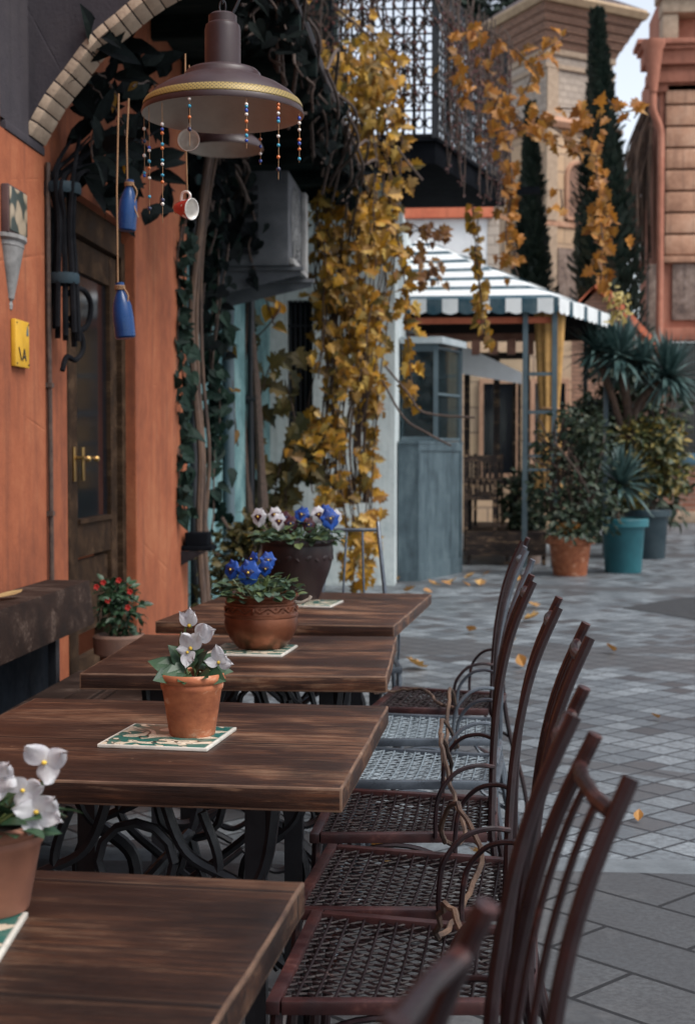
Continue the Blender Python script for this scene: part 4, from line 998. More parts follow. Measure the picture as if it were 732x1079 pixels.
# ------------------------------------------------------------------ kiosk
m, nt, b = mat('weathered_blue_grey_sheet'); f = noise(nt, coords(nt, (5,5,.7)), 2.0, 8, .7, .4); g_ = noise(nt, coords(nt), 5, 8, .7)
c_ = ramp(nt, math_(nt, 'ADD', math_(nt, 'MULTIPLY', f, .6), math_(nt, 'MULTIPLY', g_, .4)), [(.36, (.022,.034,.043)), (.5, (.052,.08,.095)), (.64, (.10,.138,.155))])
setc(nt, b, c_); b.inputs['Roughness'].default_value = .5; b.inputs['Specular IOR Level'].default_value = .35; bump(nt, b, g_, .25, .01); M['sheet'] = m
root = thing('metal_kiosk', 'blue grey sheet metal booth with glazed upper half', 'kiosk', (-.49, 14.66, 0))
mb = MB(); b0 = [(-.2,0),(0,0),(.45,1.19),(-.2,1.19)]
mb.prism([(x,y,.06) for x, y in b0], (0,0,1.36)); mb.prism([(x*1.0+(.015 if x >= 0 else 0),y-.015 if y < .5 else y+.015,1.421) for x, y in b0], (0,0,.03)); mb.prism([(x+(.012 if x >= 0 else 0),y-.012 if y<.5 else y+.012,0) for x, y in b0], (0,0,.10))
body = mb.build('body', M['sheet'], root, smooth=False)
mb = MB(); d = V((.45,1.19,0)); L = d.length; d.normalize(); nn = V((d.y,-d.x,0))
def onface(s0, s1, z0, z1, t=.012):
    a = d*s0+nn*.0005; b_ = d*s1+nn*.0005; mb.prism([a+V((0,0,z0)), b_+V((0,0,z0)), b_+V((0,0,z1)), a+V((0,0,z1))], nn*t)
onface(.0,.06,.101,1.42); onface(L-.06,L,.101,1.42); onface(.0602,L-.0602,1.35,1.42); onface(.0602,L-.0602,.101,.17)
mb.build('panel_frame', M['sheet'], body, smooth=False)
u0 = [(-.2,.47),(.177,.47),(.43,1.14),(-.2,1.14)]
gm, nt, b = mat('kiosk_glass'); setc(nt, b, (.10,.15,.17)); b.inputs['Roughness'].default_value = .05; b.inputs['Transmission Weight'].default_value = .9; b.inputs['IOR'].default_value = 1.15; b.inputs['Coat Weight'].default_value = .12; M['glass'] = gm
mb = MB()
for x, y in u0[1:3]: mb.box(x-.025, x+.025, y-.025, y+.025, 1.452, 2.48)
mb.box(.28,.312,.78,.812,1.452,2.48) if False else None
mb.box(-.19,.151,.455,.487,1.452,1.50); mb.box(-.19,.151,.456,.486,2.40,2.478)
a, b_ = V((.177,.47,0)), V((.43,1.14,0))
for z in (1.47,1.95,2.44): mb.tube([a+V((0,0,z)), b_+V((0,0,z))], .016, 6)
fr = mb.build('window_frame', M['grey_metal'], root)
mb = MB(); mb.box(-.19,.15,.466,.472,1.50,2.40); mb.prism([(.185,.50,1.48),(.42,1.115,1.48),(.42,1.115,2.43),(.185,.50,2.43)], (-.006,.003,0)); mb.build('glass_pane', gm, fr, smooth=False)
mb = MB(); mb.box(-.19,.30,1.05,1.08,1.452,2.45); mb.build('unlit_interior_panel', M['dark_void'], root)  # dark sheet added to stand in for the unlit booth interior
mb = MB(); mb.box(-.185,.13,.50,.51,2.14,2.31); mb.build('glass_reflection', M['white_render'], root)  # white strip standing in for the reflection near the top of the glass
mb = MB(); mb.prism([(x+(.07 if x > 0 else 0), y+(-.07 if y < .6 else .07), 2.482) for x, y in u0], (0,0,.07)); mb.build('roof', noisy('pale_zinc', (.22,.27,.29), (.34,.38,.40), 4, .45), root, smooth=False)

# ------------------------------------------------------------------ striped canopy
def m_stripe(name, axis, period, duty, c1, c2, off=0):
    m, nt, b = mat(name); sx = nt.nodes.new('ShaderNodeSeparateXYZ'); nt.links.new(coords(nt), sx.inputs[0])
    f = math_(nt, 'FRACT', math_(nt, 'DIVIDE', math_(nt, 'ADD', sx.outputs[axis], 20+off), period))
    c = ramp(nt, f, [(0, c1), (duty, c2)], 'CONSTANT')
    c = mix(nt, ramp(nt, noise(nt, coords(nt), 3, 6, .6), [(.45, 0.0), (.8, .4)]), c, (.3,.33,.33))
    setc(nt, b, c); b.inputs['Roughness'].default_value = .7
    t = nt.nodes.new('ShaderNodeBsdfTranslucent'); nt.links.new(c, t.inputs[0]); mx = nt.nodes.new('ShaderNodeMixShader'); mx.inputs[0].default_value = .22
    nt.links.new(b.outputs[0], mx.inputs[1]); nt.links.new(t.outputs[0], mx.inputs[2]); nt.links.new(mx.outputs[0], nt.nodes['Material Output'].inputs[0])
    return m
TEAL, CW = (.012,.055,.08), (.74,.76,.76)
M['stripe'] = m_stripe('striped_canvas', 2, .155, .36, TEAL, CW); M['valance'] = m_stripe('striped_valance', 0, .362, .5, TEAL, CW); M['valance_y'] = m_stripe('striped_side_valance', 1, .55, .25, TEAL, CW)
root = thing('striped_canopy', 'teal and white striped canvas canopy on grey posts', 'canopy', (0, 16.5, 0))
EZ = 3.10
A0, A1, B1, B0 = V((-1.6,16.5,EZ)), V((1.055,16.5,EZ)), V((1.87,18.6,EZ)), V((1.87,22,EZ)); C0 = V((-1.6,22,EZ)); AP, AP2 = V((-.6,19,4.18)), V((-.6,20,4.18))
def th(ps): 
    n = (ps[1]-ps[0]).cross(ps[2]-ps[0]).normalized(); mb.prism(ps, n*.012)
mb = MB()
def sag(a, b_, c, n=10):
    # taut cloth sagging a little between its edges
    def fn(u, v): 
        p = a.lerp(b_, u).lerp(c, v) if True else None
        return p + V((0,0,-.05*math.sin(PI*v)*(0.4+.6*math.sin(PI*u))))
    mb.grid(fn, n, n)
sag(A0, A1, AP); sag(A1, B1, AP); sag(B1, B0, AP2); sag(B0, C0, AP2); sag(C0, A0, AP); mb.face([AP, B1, AP2]); mb.face([AP, AP2, C0])
wb(mb, 'canopy_cloth', M['stripe'], root, root, normals=False)
def val(p, q, m):
    global mb
    mb = MB(); n = int((q-p).length/.18)
    for i in range(n):
        a, b_ = p.lerp(q, i/n), p.lerp(q, (i+1)/n); w = (b_-a)
        out = w.cross(V((0,0,1))).normalized()*.008
        pts = [a+out, b_+out] + [b_.lerp(a, t)+out-V((0,0,.15+.03*math.sin(PI*t))) for t in (0,.25,.5,.75,1)]
        mb.prism(pts, out*.5)
    return wb(mb, 'valance', m, root, root, smooth=False)
val(A0, A1, M['valance']); val(A1, B1, M['valance_y']); val(B1, B0, M['valance_y'])
for x, y in ((.686,16.62),(1.02,16.6),(1.80,18.6),(1.8,21.8)):
    mb = MB(); mb.box(x-.03, x+.03, y-.03, y+.03, 0, 3.09); wb(mb, 'post', M['grey_metal'], root, root)
for x0, y0, y1, z0, z1 in ((-1.55,16.58,16.63,2.99,3.06),(.72,16.58,16.62,2.22,2.26),(.72,16.585,16.615,1.78,1.82),(.72,16.585,16.615,1.42,1.45),(.72,16.585,16.615,1.28,1.31),(.72,16.585,16.615,1.12,1.15)):
    mb = MB(); mb.box(x0, .988, y0, y1, z0, z1); wb(mb, 'frame_rail', M['grey_metal'], root, root)
mb = MB(); mb.prism([(-1.5,16.66,3.02),(1.0,16.66,3.02),(1.76,18.62,3.02),(1.76,21.7,3.02),(-1.5,21.7,3.02)], (0,0,.03)); wb(mb, 'canopy_shade_sheet', M['dark_void'], root, root, smooth=False)  # near-black sheet added in place of the shade under the canvas
mb = MB(); mb.box(-1.5, .98, 16.65, 16.70, 2.83, 2.90); wb(mb, 'front_lath', M['orange_band'], root, root)
mb = MB(); mb.box(-1.5, .95, 17.2, 17.3, 2.68, 2.76)
for k in range(11): mb.box(-1.4+.21*k, -1.30+.21*k, 17.0, 17.19, 2.50, 2.67)
wb(mb, 'timber_beam', noisy('red_brown_timber', (.14,.06,.04), (.24,.11,.07), 6, .7), root, root)
# curtain
root = thing('yellow_curtain', 'gathered ochre curtain tied beside the canopy post', 'curtain', (.98, 16.9, .9))
mb = MB()
def cf(u, v):
    w = .10+.05*abs(v-.45)**.8*2; a = u*2*PI
    return V((w*math.cos(a)*(1+.18*math.sin(9*a)), .07*math.sin(a)*(1+.18*math.sin(9*a)), 2.1*v))
mb.grid(cf, 60, 16); mb.build('curtain_cloth', plain('ochre_cloth', (.36,.20,.06), .8), root, normals=False)
mb = MB(); mb.tube([(.115*math.cos(t),.085*math.sin(t),.95) for t in [2*PI*k/16 for k in range(17)]], .015, 6); mb.build('tie', M['string'], root)
# small white awning
root = thing('white_awning', 'small sloping white awning under the striped canopy', 'awning', (-.05, 17.9, 2.22))
mb = MB()
mb.prism([(0,0,.44),(.75,0,.09),(.75,1.9,.09),(0,1.9,.44)], (0,0,.02)); mb.prism([(0,-.012,.10),(.75,-.012,-.03),(.75,-.012,.11),(0,-.012,.46)], (0,.01,0)); mb.build('awning_cloth', plain('white_canvas', (.8,.82,.84), .7, var=.04), root, smooth=False)
mb = MB(); mb.box(.70,.74,.02,.06,-2.3,.08); mb.box(.70,.74,1.8,1.84,-2.3,.08); mb.box(-.04,0,.02,.06,-2.3,.44); mb.box(-.04,0,1.8,1.84,-2.3,.44); mb.build('awning_post', M['dark_wood'], root)
root = thing('glass_screen', 'dark framed glass screen behind the kiosk, stone house seen through it', 'screen', (0, 19.4, 0))
mb = MB()
for x in (.02,.42,.82): mb.box(x-.04, x+.04, -.03, .03, 0, 2.7)
mb.box(.06,.38,-.028,.028,.9,1.0); mb.box(.46,.78,-.028,.028,.9,1.0); mb.box(.06,.78,-.029,.029,2.6,2.69); mb.build('frame', M['dark_wood'], root)
g2, nt, b = mat('clear_glass'); setc(nt, b, (.85,.9,.9)); b.inputs['Roughness'].default_value = .02; b.inputs['Transmission Weight'].default_value = 1; b.inputs['IOR'].default_value = 1.05
for x0, x1 in ((.061,.379),(.461,.779)):
    mb = MB(); mb.box(x0,x1,-.004,.004,1.0,2.6); mb.build('glass_pane', g2, root)
# deck with table and chairs
root = thing('wooden_deck', 'dark wooden deck step under the awning', 'deck', (0, 16.9, 0))
mb = MB()
for k in range(14): mb.box(.0,.95, .18*k, .18*k+.172, .36, .40, .004)
mb.build('boards', M['dark_wood'], root)
mb = MB(); mb.box(.0,.95,-.03,-.005,.12,.39); 
for x in (.02,.47,.9): mb.box(x,x+.05,.0,.05,0,.355)
mb.build('deck_frame', M['dark_wood'], root)
root = thing('dark_table', 'dark table standing on the wooden deck', 'table', (.33, 17.6, .402))
mb = MB(); mb.box(-.32,.32,-.35,.35,.56,.60,.004); mb.build('tabletop', M['dark_wood'], root)
for sx_ in (-1,1):
    for sy in (-1,1): mb = MB(); mb.box(sx_*.27-.025, sx_*.27+.025, sy*.30-.025, sy*.30+.025, 0, .558); mb.build('leg', M['dark_wood'], root)
def dchair(x, y, rz, label):
    root = thing('dark_chair', label, 'chair', (x,y,.402), R(rz), 'dark chairs on the deck')
    mb = MB(); mb.box(-.19,.19,-.19,.19,.40,.43,.004); mb.build('seat', M['dark_wood'], root)
    for a in (-1,1):
        mb = MB(); mb.box(a*.17-.02,a*.17+.02,-.18,-.14,0,.398); mb.build('leg', M['dark_wood'], root)
        mb = MB(); mb.box(a*.17-.02,a*.17+.02,.192,.23,0,.92); mb.build('leg', M['dark_wood'], root)
    mb = MB(); mb.box(-.149,.149,.20,.225,.82,.90)
    for k in range(4): mb.box(-.12+.07*k,-.09+.07*k,.202,.222,.43,.82)
    mb.box(-.149,.149,.20,.225,.43-.06,.43); mb.build('backrest', M['dark_wood'], root)
dchair(.18, 17.1, 180, 'dark slatted chair on the near side of the deck table'); dchair(.72, 17.55, -90, 'dark slatted chair at the right end of the deck table'); dchair(.30, 18.4, 0, 'dark slatted chair on the far side of the deck table')
# ------------------------------------------------------------------ houses and tower behind
sh_ = thing('stone_house', 'white rendered and stone house behind the striped canopy, with orange red eaves band', 'house', (0, 24, 0))
mb = MB()
mb.box(-4, 1.75, 24, 27, 0, 3.2); mb.box(-4, .55, 24.001, 27, 3.2, 4.1); wb(mb, 'wall', M['tan_stone'], sh_, sh_, smooth=False)
mb = MB(); mb.box(-4, .35, 24.01, 27, 4.102, 5.25); wb(mb, 'white_wall', M['white_render'], sh_, sh_, smooth=False)
mb = MB(); mb.box(.352, .55, 24, 27, 4.102, 5.25); wb(mb, 'upper_stone_wall', M['grey_stone'], sh_, sh_, smooth=False)
mb = MB(); mb.box(-4, .45, 23.88, 27, 5.252, 5.46); wb(mb, 'eaves_band', M['orange_band'], sh_, sh_, smooth=False)
mb = MB(); mb.prism([(-4.1,23.9,5.47),(.56,23.9,5.47),(.56,25.5,5.75),(-4.1,25.5,5.75)], (0,0,.04)); wb(mb, 'roof', M['roof_tile'], sh_, sh_, smooth=False)
for x, z, w, h in ((.30,1.0,.5,1.5),(1.15,1.0,.5,1.5),(-1.2,1.0,.6,1.5)):
    mb = MB(); mb.box(x, x+w, 23.95, 23.985, z, z+h); f = wb(mb, 'window', M['dark_glass'], sh_, sh_)
    mb = MB(); mb.box(x-.07, x, 23.93, 23.998, z-.07, z+h+.07); mb.box(x+w, x+w+.07, 23.93, 23.998, z-.07, z+h+.07); mb.box(x, x+w, 23.932, 23.998, z+h, z+h+.068); mb.box(x, x+w, 23.932, 23.998, z-.068, z); wb(mb, 'window_frame', M['peach_block'], f, sh_)
# brick pitched porch between canopy and cypress
root = thing('brick_porch', 'small tan brick porch with a pitched roof behind the canopy', 'porch', (2.4, 25.5, 0))
mb = MB(); mb.prism([(-.7,0,0),(.9,0,0),(.9,0,3.3),(-.05,0,4.25),(-.7,0,3.6)], (0,1.2,0)); mb.build('wall', M['tan_brick'], root, smooth=False)
mb = MB(); mb.prism([(-.15,-.15,4.26),(1.05,-.15,3.06),(1.05,-.15,3.16),(-.05,-.15,4.38)], (0,1.5,0)); mb.prism([(-.051,-.15,4.38),(-.16,-.15,4.27),(-.85,-.15,3.5),(-.85,-.15,3.6)], (0,1.5,0)); mb.build('roof', M['orange_band'], root, smooth=False)
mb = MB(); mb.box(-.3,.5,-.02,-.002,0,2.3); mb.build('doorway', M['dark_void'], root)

# clock-less octagonal-looking stone tower
tw = thing('stone_tower', 'tan stone tower with flared brick cornice beside the cypresses', 'tower', (1.81, 34, 0))
Cn, Rr, Ll = V((1.86,34,0)), V((3.55,35.2,0)), V((.62,36.3,0)); Bk = Rr+Ll-Cn; ctr = (Cn+Bk)/2
def ring(k, z): return [V(((p.x-ctr.x)*k+ctr.x, (p.y-ctr.y)*k+ctr.y, z)) for p in (Cn, Rr, Bk, Ll)]
def loft(a, b_, cap=True):
    for i in range(4): mb.face([a[i], a[(i+1)%4], b_[(i+1)%4], b_[i]])
    if cap: mb.face(a[::-1]); mb.face(b_)
mb = MB(); loft(ring(1.05,0), ring(1.05,9.0)); body = wb(mb, 'lower_wall', M['tan_stone'], tw, tw, smooth=False)
mb = MB(); loft(ring(.98,9.28), ring(.98,10.85)); wb(mb, 'upper_wall', M['grey_stone'], tw, tw, smooth=False)
for k0, z0, k1, z1 in ((1.12,9.003,1.16,9.13),(1.08,9.131,1.04,9.279),(1.08,6.7,1.08,6.82),(1.08,4.6,1.08,4.75)):
    mb = MB(); loft(ring(k0,z0), ring(k1,z1)); wb(mb, 'string_course', M['peach_block'], tw, tw, smooth=False)
mb = MB(); loft(ring(1.03,10.4), ring(1.03,10.5)); loft(ring(1.03,10.72), ring(1.03,10.851)); wb(mb, 'frieze', M['arch_brick'], tw, tw, smooth=False)
mb = MB(); zs = [10.852,11.02,11.19,11.36,11.53,11.70]
for i, (a, b_) in enumerate(zip(zs, zs[1:])): loft(ring(1.03+.085*i, a), ring(1.09+.085*i, b_-.02))
wb(mb, 'brick_cornice', M['tan_brick'], tw, tw, smooth=False)
mb = MB(); loft(ring(1.50,11.70), ring(1.56,11.84)); loft(ring(1.53,11.841), ring(1.50,11.93)); wb(mb, 'cornice_slab', noisy('weathered_cornice', (.30,.21,.13), (.40,.29,.18), 5, .8, c3=(.2,.2,.18)), tw, tw, smooth=False)
mb = MB(); a = ring(1.49,11.931); t_ = V((ctr.x,ctr.y,13.0))
for i in range(4): mb.face([a[i], a[(i+1)%4], t_])
mb.face(a[::-1]); wb(mb, 'roof', M['roof_tile'], tw, tw, smooth=False)
mb = MB()
e1 = (Rr-Cn).normalized(); n1 = V((e1.y,-e1.x,0))
for s0, s1, z0, z1 in ((.35,.95,5.0,6.2),):
    p, q = Cn+(Cn-ctr)*.05+e1*s0+n1*.03, Cn+(Cn-ctr)*.05+e1*s1+n1*.03
    mb.prism([p+V((0,0,z0)), q+V((0,0,z0)), q+V((0,0,z1)), p+V((0,0,z1))], n1*.03)
wb(mb, 'niche_panel', M['dark_stucco'], tw, tw, smooth=False)
for z0_, z1_, k_ in ((4.76,6.69,1.05),(6.83,8.99,1.05),(9.29,10.39,.98)):
    for s0_, s1_ in ((0,.32),((Rr-Cn).length*k_-.32,(Rr-Cn).length*k_)):
        o_ = V((ctr.x,ctr.y,0))+(Cn-ctr)*k_; p, q = o_+e1*s0_+n1*.004, o_+e1*s1_+n1*.004; p.z = q.z = 0
        mb = MB(); mb.prism([p+V((0,0,z0_)), q+V((0,0,z0_)), q+V((0,0,z1_)), p+V((0,0,z1_))], n1*.05); wb(mb, 'quoin', M['arch_brick'], tw, tw, smooth=False)
o_ = V((ctr.x,ctr.y,0))+(Cn-ctr)*1.05; o_.z = 0
ap = [(.62,6.9),(1.3,6.9),(1.3,7.9)]+[(.96+.34*math.cos(t), 7.9+.34*math.sin(t)) for t in [PI*k/10 for k in range(1,10)]]+[(.62,7.9)]
mb = MB(); mb.prism([o_+e1*s+n1*.003+V((0,0,z)) for s, z in ap], n1*.012); wb(mb, 'blind_arch', M['tan_brick'], tw, tw, smooth=False)
mb = MB(); mb.tube([o_+e1*s+n1*.02+V((0,0,z)) for s, z in ap+[ap[0]]], .06, 6, cap=False); wb(mb, 'arch_moulding', M['peach_block'], tw, tw)

# pink building on the right
pk = thing('pink_building', 'pink building with rusticated corner blocks, cornice and brick lower wall at the right edge', 'building', (3.75, 28, 0))
mb = MB(); mb.box(3.70, 12, 28, 31, 3.75, 9.0); mb.box(3.85, 12, 28.3, 31, 9.0, 10.45); wb(mb, 'wall', M['pink_stucco'], pk, pk, smooth=False)
mb = MB(); z = 5.15
while z < 8.2:
    mb.box(3.80, 4.42, 27.90, 28.2, z, z+.375, .03); mb.box(4.5, 4.9, 27.95, 28.2, z, z+.375, .03); z += .41
mb.box(3.78, 5.5, 27.86, 28.2, 5.0, 5.12, .01)
wb(mb, 'corner_blocks', M['peach_block'], pk, pk)
mb = MB(); mb.box(3.79, 4.95, 27.985, 28.02, 5.12, 8.3); wb(mb, 'joint_backing', plain('dark_joint', (.05,.025,.02), .9), pk, pk)
mb = MB()
for i, (o, z0, z1) in enumerate(((.10,8.25,8.40),(.20,8.40,8.62),(.15,8.62,8.72),(.30,8.72,8.98),(.38,8.98,9.06),(.46,9.06,9.16))): mb.box(3.62-o*.9, 12, 28-o, 28.3, z0, z1-.002, .015)
wb(mb, 'cornice', M['pink_stucco'], pk, pk)
mb = MB(); mb.box(3.62,4.5,27.75,28.4,10.0,10.15,.02); mb.box(3.70,4.45,27.85,28.4,9.72,9.999,.05); mb.box(3.72,4.02,27.9,28.4,9.17,9.718,.04); mb.box(4.03,12,28.1,28.4,10.25,10.45); wb(mb, 'console', M['arch_brick'], pk, pk)
mb = MB(); mb.prism([(3.55,27.6,10.46),(12,27.6,10.46),(12,29.5,11.6),(3.55,29.5,11.6)], (0,0,.06))
for k in range(30): mb.tube([(3.62+.2*k,27.55,10.47),(3.62+.2*k,27.75,10.6),(3.62+.2*k,29.4,11.58)], .085, 6)
wb(mb, 'tile_roof', M['roof_tile'], pk, pk)
mb = MB(); mb.box(3.95, 12, 27.93, 28.3, 3.9, 4.98, .02); mb.box(3.5,3.79,27.95,28.3,3.0,4.98,.02); wb(mb, 'carved_panel', M['dark_stucco'], pk, pk)
mb = MB(); mb.box(3.72, 12, 27.8, 28.2, 3.50, 3.74, .02); wb(mb, 'beam', M['pink_stucco'], pk, pk)
mb = MB(); mb.box(3.75, 12, 28.3, 28.4, 1.3, 3.5); wb(mb, 'dark_shopfront', M['dark_glass'], pk, pk)
mb = MB(); mb.box(3.5, 3.9, 27.96, 28.3, 0, 3.49); wb(mb, 'pier', M['red_brick'], pk, pk, smooth=False)
mb = MB(); mb.box(3.92, 12, 27.85, 28.3, 1.12, 1.34, .01); wb(mb, 'blue_sill', plain('blue_sill_paint', (.06,.14,.2), .5), pk, pk)
mb = MB(); mb.box(3.6, 12, 27.9, 28.3, .22, 1.118); wb(mb, 'brick_wall', M['red_brick'], pk, pk, smooth=False)
mb = MB(); mb.box(3.45, 12, 27.75, 28.3, 0, .218, .02); wb(mb, 'plinth', M['arch_brick'], pk, pk)
root = thing('drainpipe', 'pink painted drainpipe with funnel head on the corner of the pink building', 'pipe', (3.48, 27.45, 0))
mb = MB(); mb.tube(spline([(.0,-.1,8.9),(.0,-.08,8.0),(.02,-.05,7.75),(.16,.08,7.45),(.18,.10,7.1)], 4), .07, 10); mb.tube([(.18,.10,7.1),(.18,.10,5.0),(.18,.10,3.4)], .07, 10)
mb.lathe([(.22,9.05),(.22,8.98),(.18,8.9),(.075,8.1)], 16, (0,-.1,0)); mb.build('pipe', M['pink_stucco'], root)
root = thing('dry_creeper', 'hanging mass of dry brown creeper stems on the side of the pink building', 'vine', (3.45, 28.4, 4.6))
mb = MB()
for k in range(70):
    x, y = U(-.35,.12), U(-.3,.8); z1 = U(2.6,3.6); z0 = U(0,1.6)
    mb.tube(spline([(x*.3+.12,y,z1),(x,y+U(-.1,.1),(z0+z1)/2+.3),(x+U(-.05,.05),y,z0)], 3), .018, 4)
mb.build('stems', M['bark'], root)

# ------------------------------------------------------------------ trees
def cypress(x, y, h, r, lean, label, n=9000):
    root = thing('cypress_tree', label, 'tree', (x, y, 0), group='cypresses by the tower')
    mb = MB(); mb.tube([(0,0,0),(lean*.2,0,h*.2),(lean*.5,0,h*.5)], [.14,.10,.05], 8); mb.build('trunk', M['bark'], root)
    mb = MB(); rr = random.Random(int(h*100))
    def rad(t): return r*(math.sin(PI*min(1, t*.9+.12))**.7)*(1-t)**.55*1.25 if t < 1 else 0
    for k in range(n):
        t = rr.uniform(.03,1)**.9; a = rr.uniform(0,2*PI); lump = rr.uniform(.85,1.18)+.22*math.sin(a*3+t*17)+.15*math.sin(a*5-t*31)
        q = rad(t)*lump*math.sqrt(rr.uniform(.35,1))
        p = V((lean*t+q*math.cos(a), q*math.sin(a), h*t)); d = V((math.cos(a)*rr.uniform(.2,1.1), math.sin(a)*rr.uniform(.2,1.1), 1))
        leaf(mb, p, d, V((math.cos(a),math.sin(a),.2)), rr.uniform(.12,.26), 'small', .2, -.1)
    prof = [(max(.001, rad(i/14)*.72), h*i/14) for i in range(1, 15)]
    o = mb.build('crown', M['leaf_cypress'], root, smooth=False, normals=False)
    mb = MB(); mb.lathe(prof, 14); mb.bm.transform(Matrix(((1,0,lean/h,0),(0,1,0,0),(0,0,1,0),(0,0,0,1)))); mb.build('inner_branches', M['leaf_cypress'], o)
    return root
cypress(1.42, 30, 8.5, .48, -.1, 'slim dark cypress in front of the left face of the tower', 6000)
cypress(2.80, 27, 9.45, .60, -.40, 'tall leaning dark cypress between the tower and the pink building', 11000)
def crown(root, blobs, n, size, m, kind='oval', name='crown', seed=1, dens=.5):
    rr = random.Random(seed); mb = MB()
    for k in range(n):
        c, r = rr.choice(blobs); v = V((rr.gauss(0,1), rr.gauss(0,1), rr.gauss(0,1))).normalized(); q = rr.uniform(dens,1)**.6
        p = V(c) + V((v.x*r[0], v.y*r[1], v.z*r[2]))*q*(1+.15*math.sin(v.x*7+v.z*5))
        d = v + V((rr.uniform(-.8,.8), rr.uniform(-.8,.8), rr.uniform(-.7,.5)))
        leaf(mb, p, d, v+V((0,0,.6)), size*rr.uniform(.6,1.3), kind, .2, .25)
    return mb.build(name, m, root, smooth=False, normals=False)
root = thing('pine_tree', 'dark tree top rising behind the tower roof', 'tree', (1.4, 46, 0))
mb = MB(); mb.tube([(0,0,0),(0.1,0,8),(0,0,15)], [.3,.2,.08], 8)
for k in range(8): mb.tube([(0,0,11+k*.4),(U(-1.8,1.8),U(-1,1),12.5+k*.4)], .05, 5)
mb.build('trunk', M['bark'], root)
crown(root, [((-.6,0,15.2),(1.5,1.2,.9)),((1.2,0,15.6),(1.2,1,.9)),((-1.6,0,16.2),(1.1,1,.7)),((.2,0,16.8),(1.3,1,.8))], 4500, .32, M['leaf_cypress'], 'small', seed=4)

# ------------------------------------------------------------------ planters on the right
def flowerpot(root, r1, r0, h, m, rim=.03, sq=False):
    mb = MB(); mb.lathe([(0,0),(r0,0),(r0+.006,.01),(r1-.012,h-.10),(r1-.008,h-.095),(r1+rim,h-.085),(r1+rim+.004,h-.01),(r1+rim-.006,h),(r1-.005,h),(r1-.02,h-.05),(0,h-.05)], 36); o = mb.build('pot', m, root)
    mb = MB(); mb.lathe([(r1-.022,h-.049),(r1*.5,h-.03),(0,h-.03)], 24); mb.build('soil', M['soil'], root); return o
teal = noisy('teal_plastic', (.012,.085,.105), (.02,.13,.155), 4, .45, .05, .002, 40, c3=(.04,.17,.19))
g = G(600,606); root = thing('potted_bush', 'terracotta planter with a dark leafy bush beside the canopy post', 'potted plant', (g.x, g.y, 0))
flowerpot(root, .235, .175, .43, M['terracotta'])
mb = MB()
for k in range(22): mb.tube(spline([(U(-.1,.1),U(-.1,.1),.38),(U(-.3,.3),U(-.2,.2),.9),(U(-.5,.4),U(-.3,.3),U(1.2,1.75))], 3), .010, 5)
mb.build('stems', M['twig'], root)
crown(root, [((-.08,0,1.3),(.30,.3,.36)),((.1,0,1.0),(.36,.3,.36)),((-.15,-.05,.75),(.30,.25,.26)),((.2,-.1,.62),(.34,.3,.2)),((.0,-.15,.47),(.36,.25,.10)),((.15,0,1.55),(.2,.2,.22))], 1500, .075, M['leaf_bush'], 'oval', 'leaves', 21, .0)
crown(root, [((-.30,0,1.45),(.2,.2,.2)),((.34,0,1.4),(.18,.2,.28)),((-.34,-.1,1.0),(.16,.2,.22)),((.0,0,1.75),(.24,.2,.16)),((.42,-.1,.8),(.12,.15,.2))], 260, .08, M['leaf_bush'], 'oval', 'outer_sprays', 24, .0)
mb = MB()
for k in range(7): leaf(mb, V((U(-.12,.12),-.18+U(-.05,.05),U(.47,.6))), rv(1), V((0,-1,.5)), .10, 'grape')
mb.build('orange_leaves', M['leaf_orange'], root, smooth=False, normals=False)
g = G(556,597); root = thing('potted_bush', 'grey brown planter half hidden behind the chair tops, with low trailing leaves', 'potted plant', (g.x, g.y+.5, 0))
flowerpot(root, .20, .16, .38, noisy('grey_brown_clay', (.13,.09,.075), (.22,.16,.13), 6, .8))
crown(root, [((0,0,.52),(.3,.25,.16)),((-.1,0,.8),(.28,.25,.3)),((.15,.1,.95),(.3,.25,.35))], 1300, .08, M['leaf_bush'], 'oval', 'leaves', 22, .1)
def yucca_head(mb, c, r, n, seed, up=.25):
    rr = random.Random(seed)
    for k in range(n):
        a = rr.uniform(0,2*PI); e = rr.uniform(-.55,1.35); d = V((math.cos(a)*math.cos(e), math.sin(a)*math.cos(e), math.sin(e)+up*.3)).normalized()
        L = r*rr.uniform(.8,1.12); s = d.cross(V((0,0,1))); s = s.normalized() if s.length > .1 else V((1,0,0)); nrm = s.cross(d)
        pts = [(0,.35),(.25,1),(.6,.8),(1,0)]; w = .030
        prev = None
        for t, ww in pts:
            p = V(c) + d*(L*t) - V((0,0,1))*(L*.28*t*t*(1-max(0,math.sin(e))))
            l, m_, r_ = p - s*w*ww + nrm*.008*ww, p, p + s*w*ww + nrm*.008*ww
            if prev: mb.face([prev[0], prev[1], m_, l]); mb.face([prev[1], prev[2], r_, m_])
            prev = (l, m_, r_)
g = G(573,604); g = G(656, 603); root = thing('potted_yucca', 'teal plastic tub with a small spiky yucca in it', 'potted plant', (g.x, g.y, 0))
flowerpot(root, .245, .195, .60, teal, .03)
mb = MB(); mb.tube(spline([(-.06,0,.55),(-.08,0,.75),(-.05,-.02,.95)], 3), .035, 8); mb.build('trunk', M['bark'], root)
mb = MB(); yucca_head(mb, (-.03,-.02,.98), .50, 90, 5); mb.build('leaves', M['leaf_yucca'], root, smooth=False, normals=False)
g = G(681, 588); root = thing('potted_shrub', 'dark planter of yellow flecked variegated shrub behind the teal tub', 'potted plant', (g.x, g.y, 0))
flowerpot(root, .27, .22, .62, noisy('dark_teal_glaze', (.012,.03,.04), (.03,.05,.06), 5, .4), .03)
mb = MB()
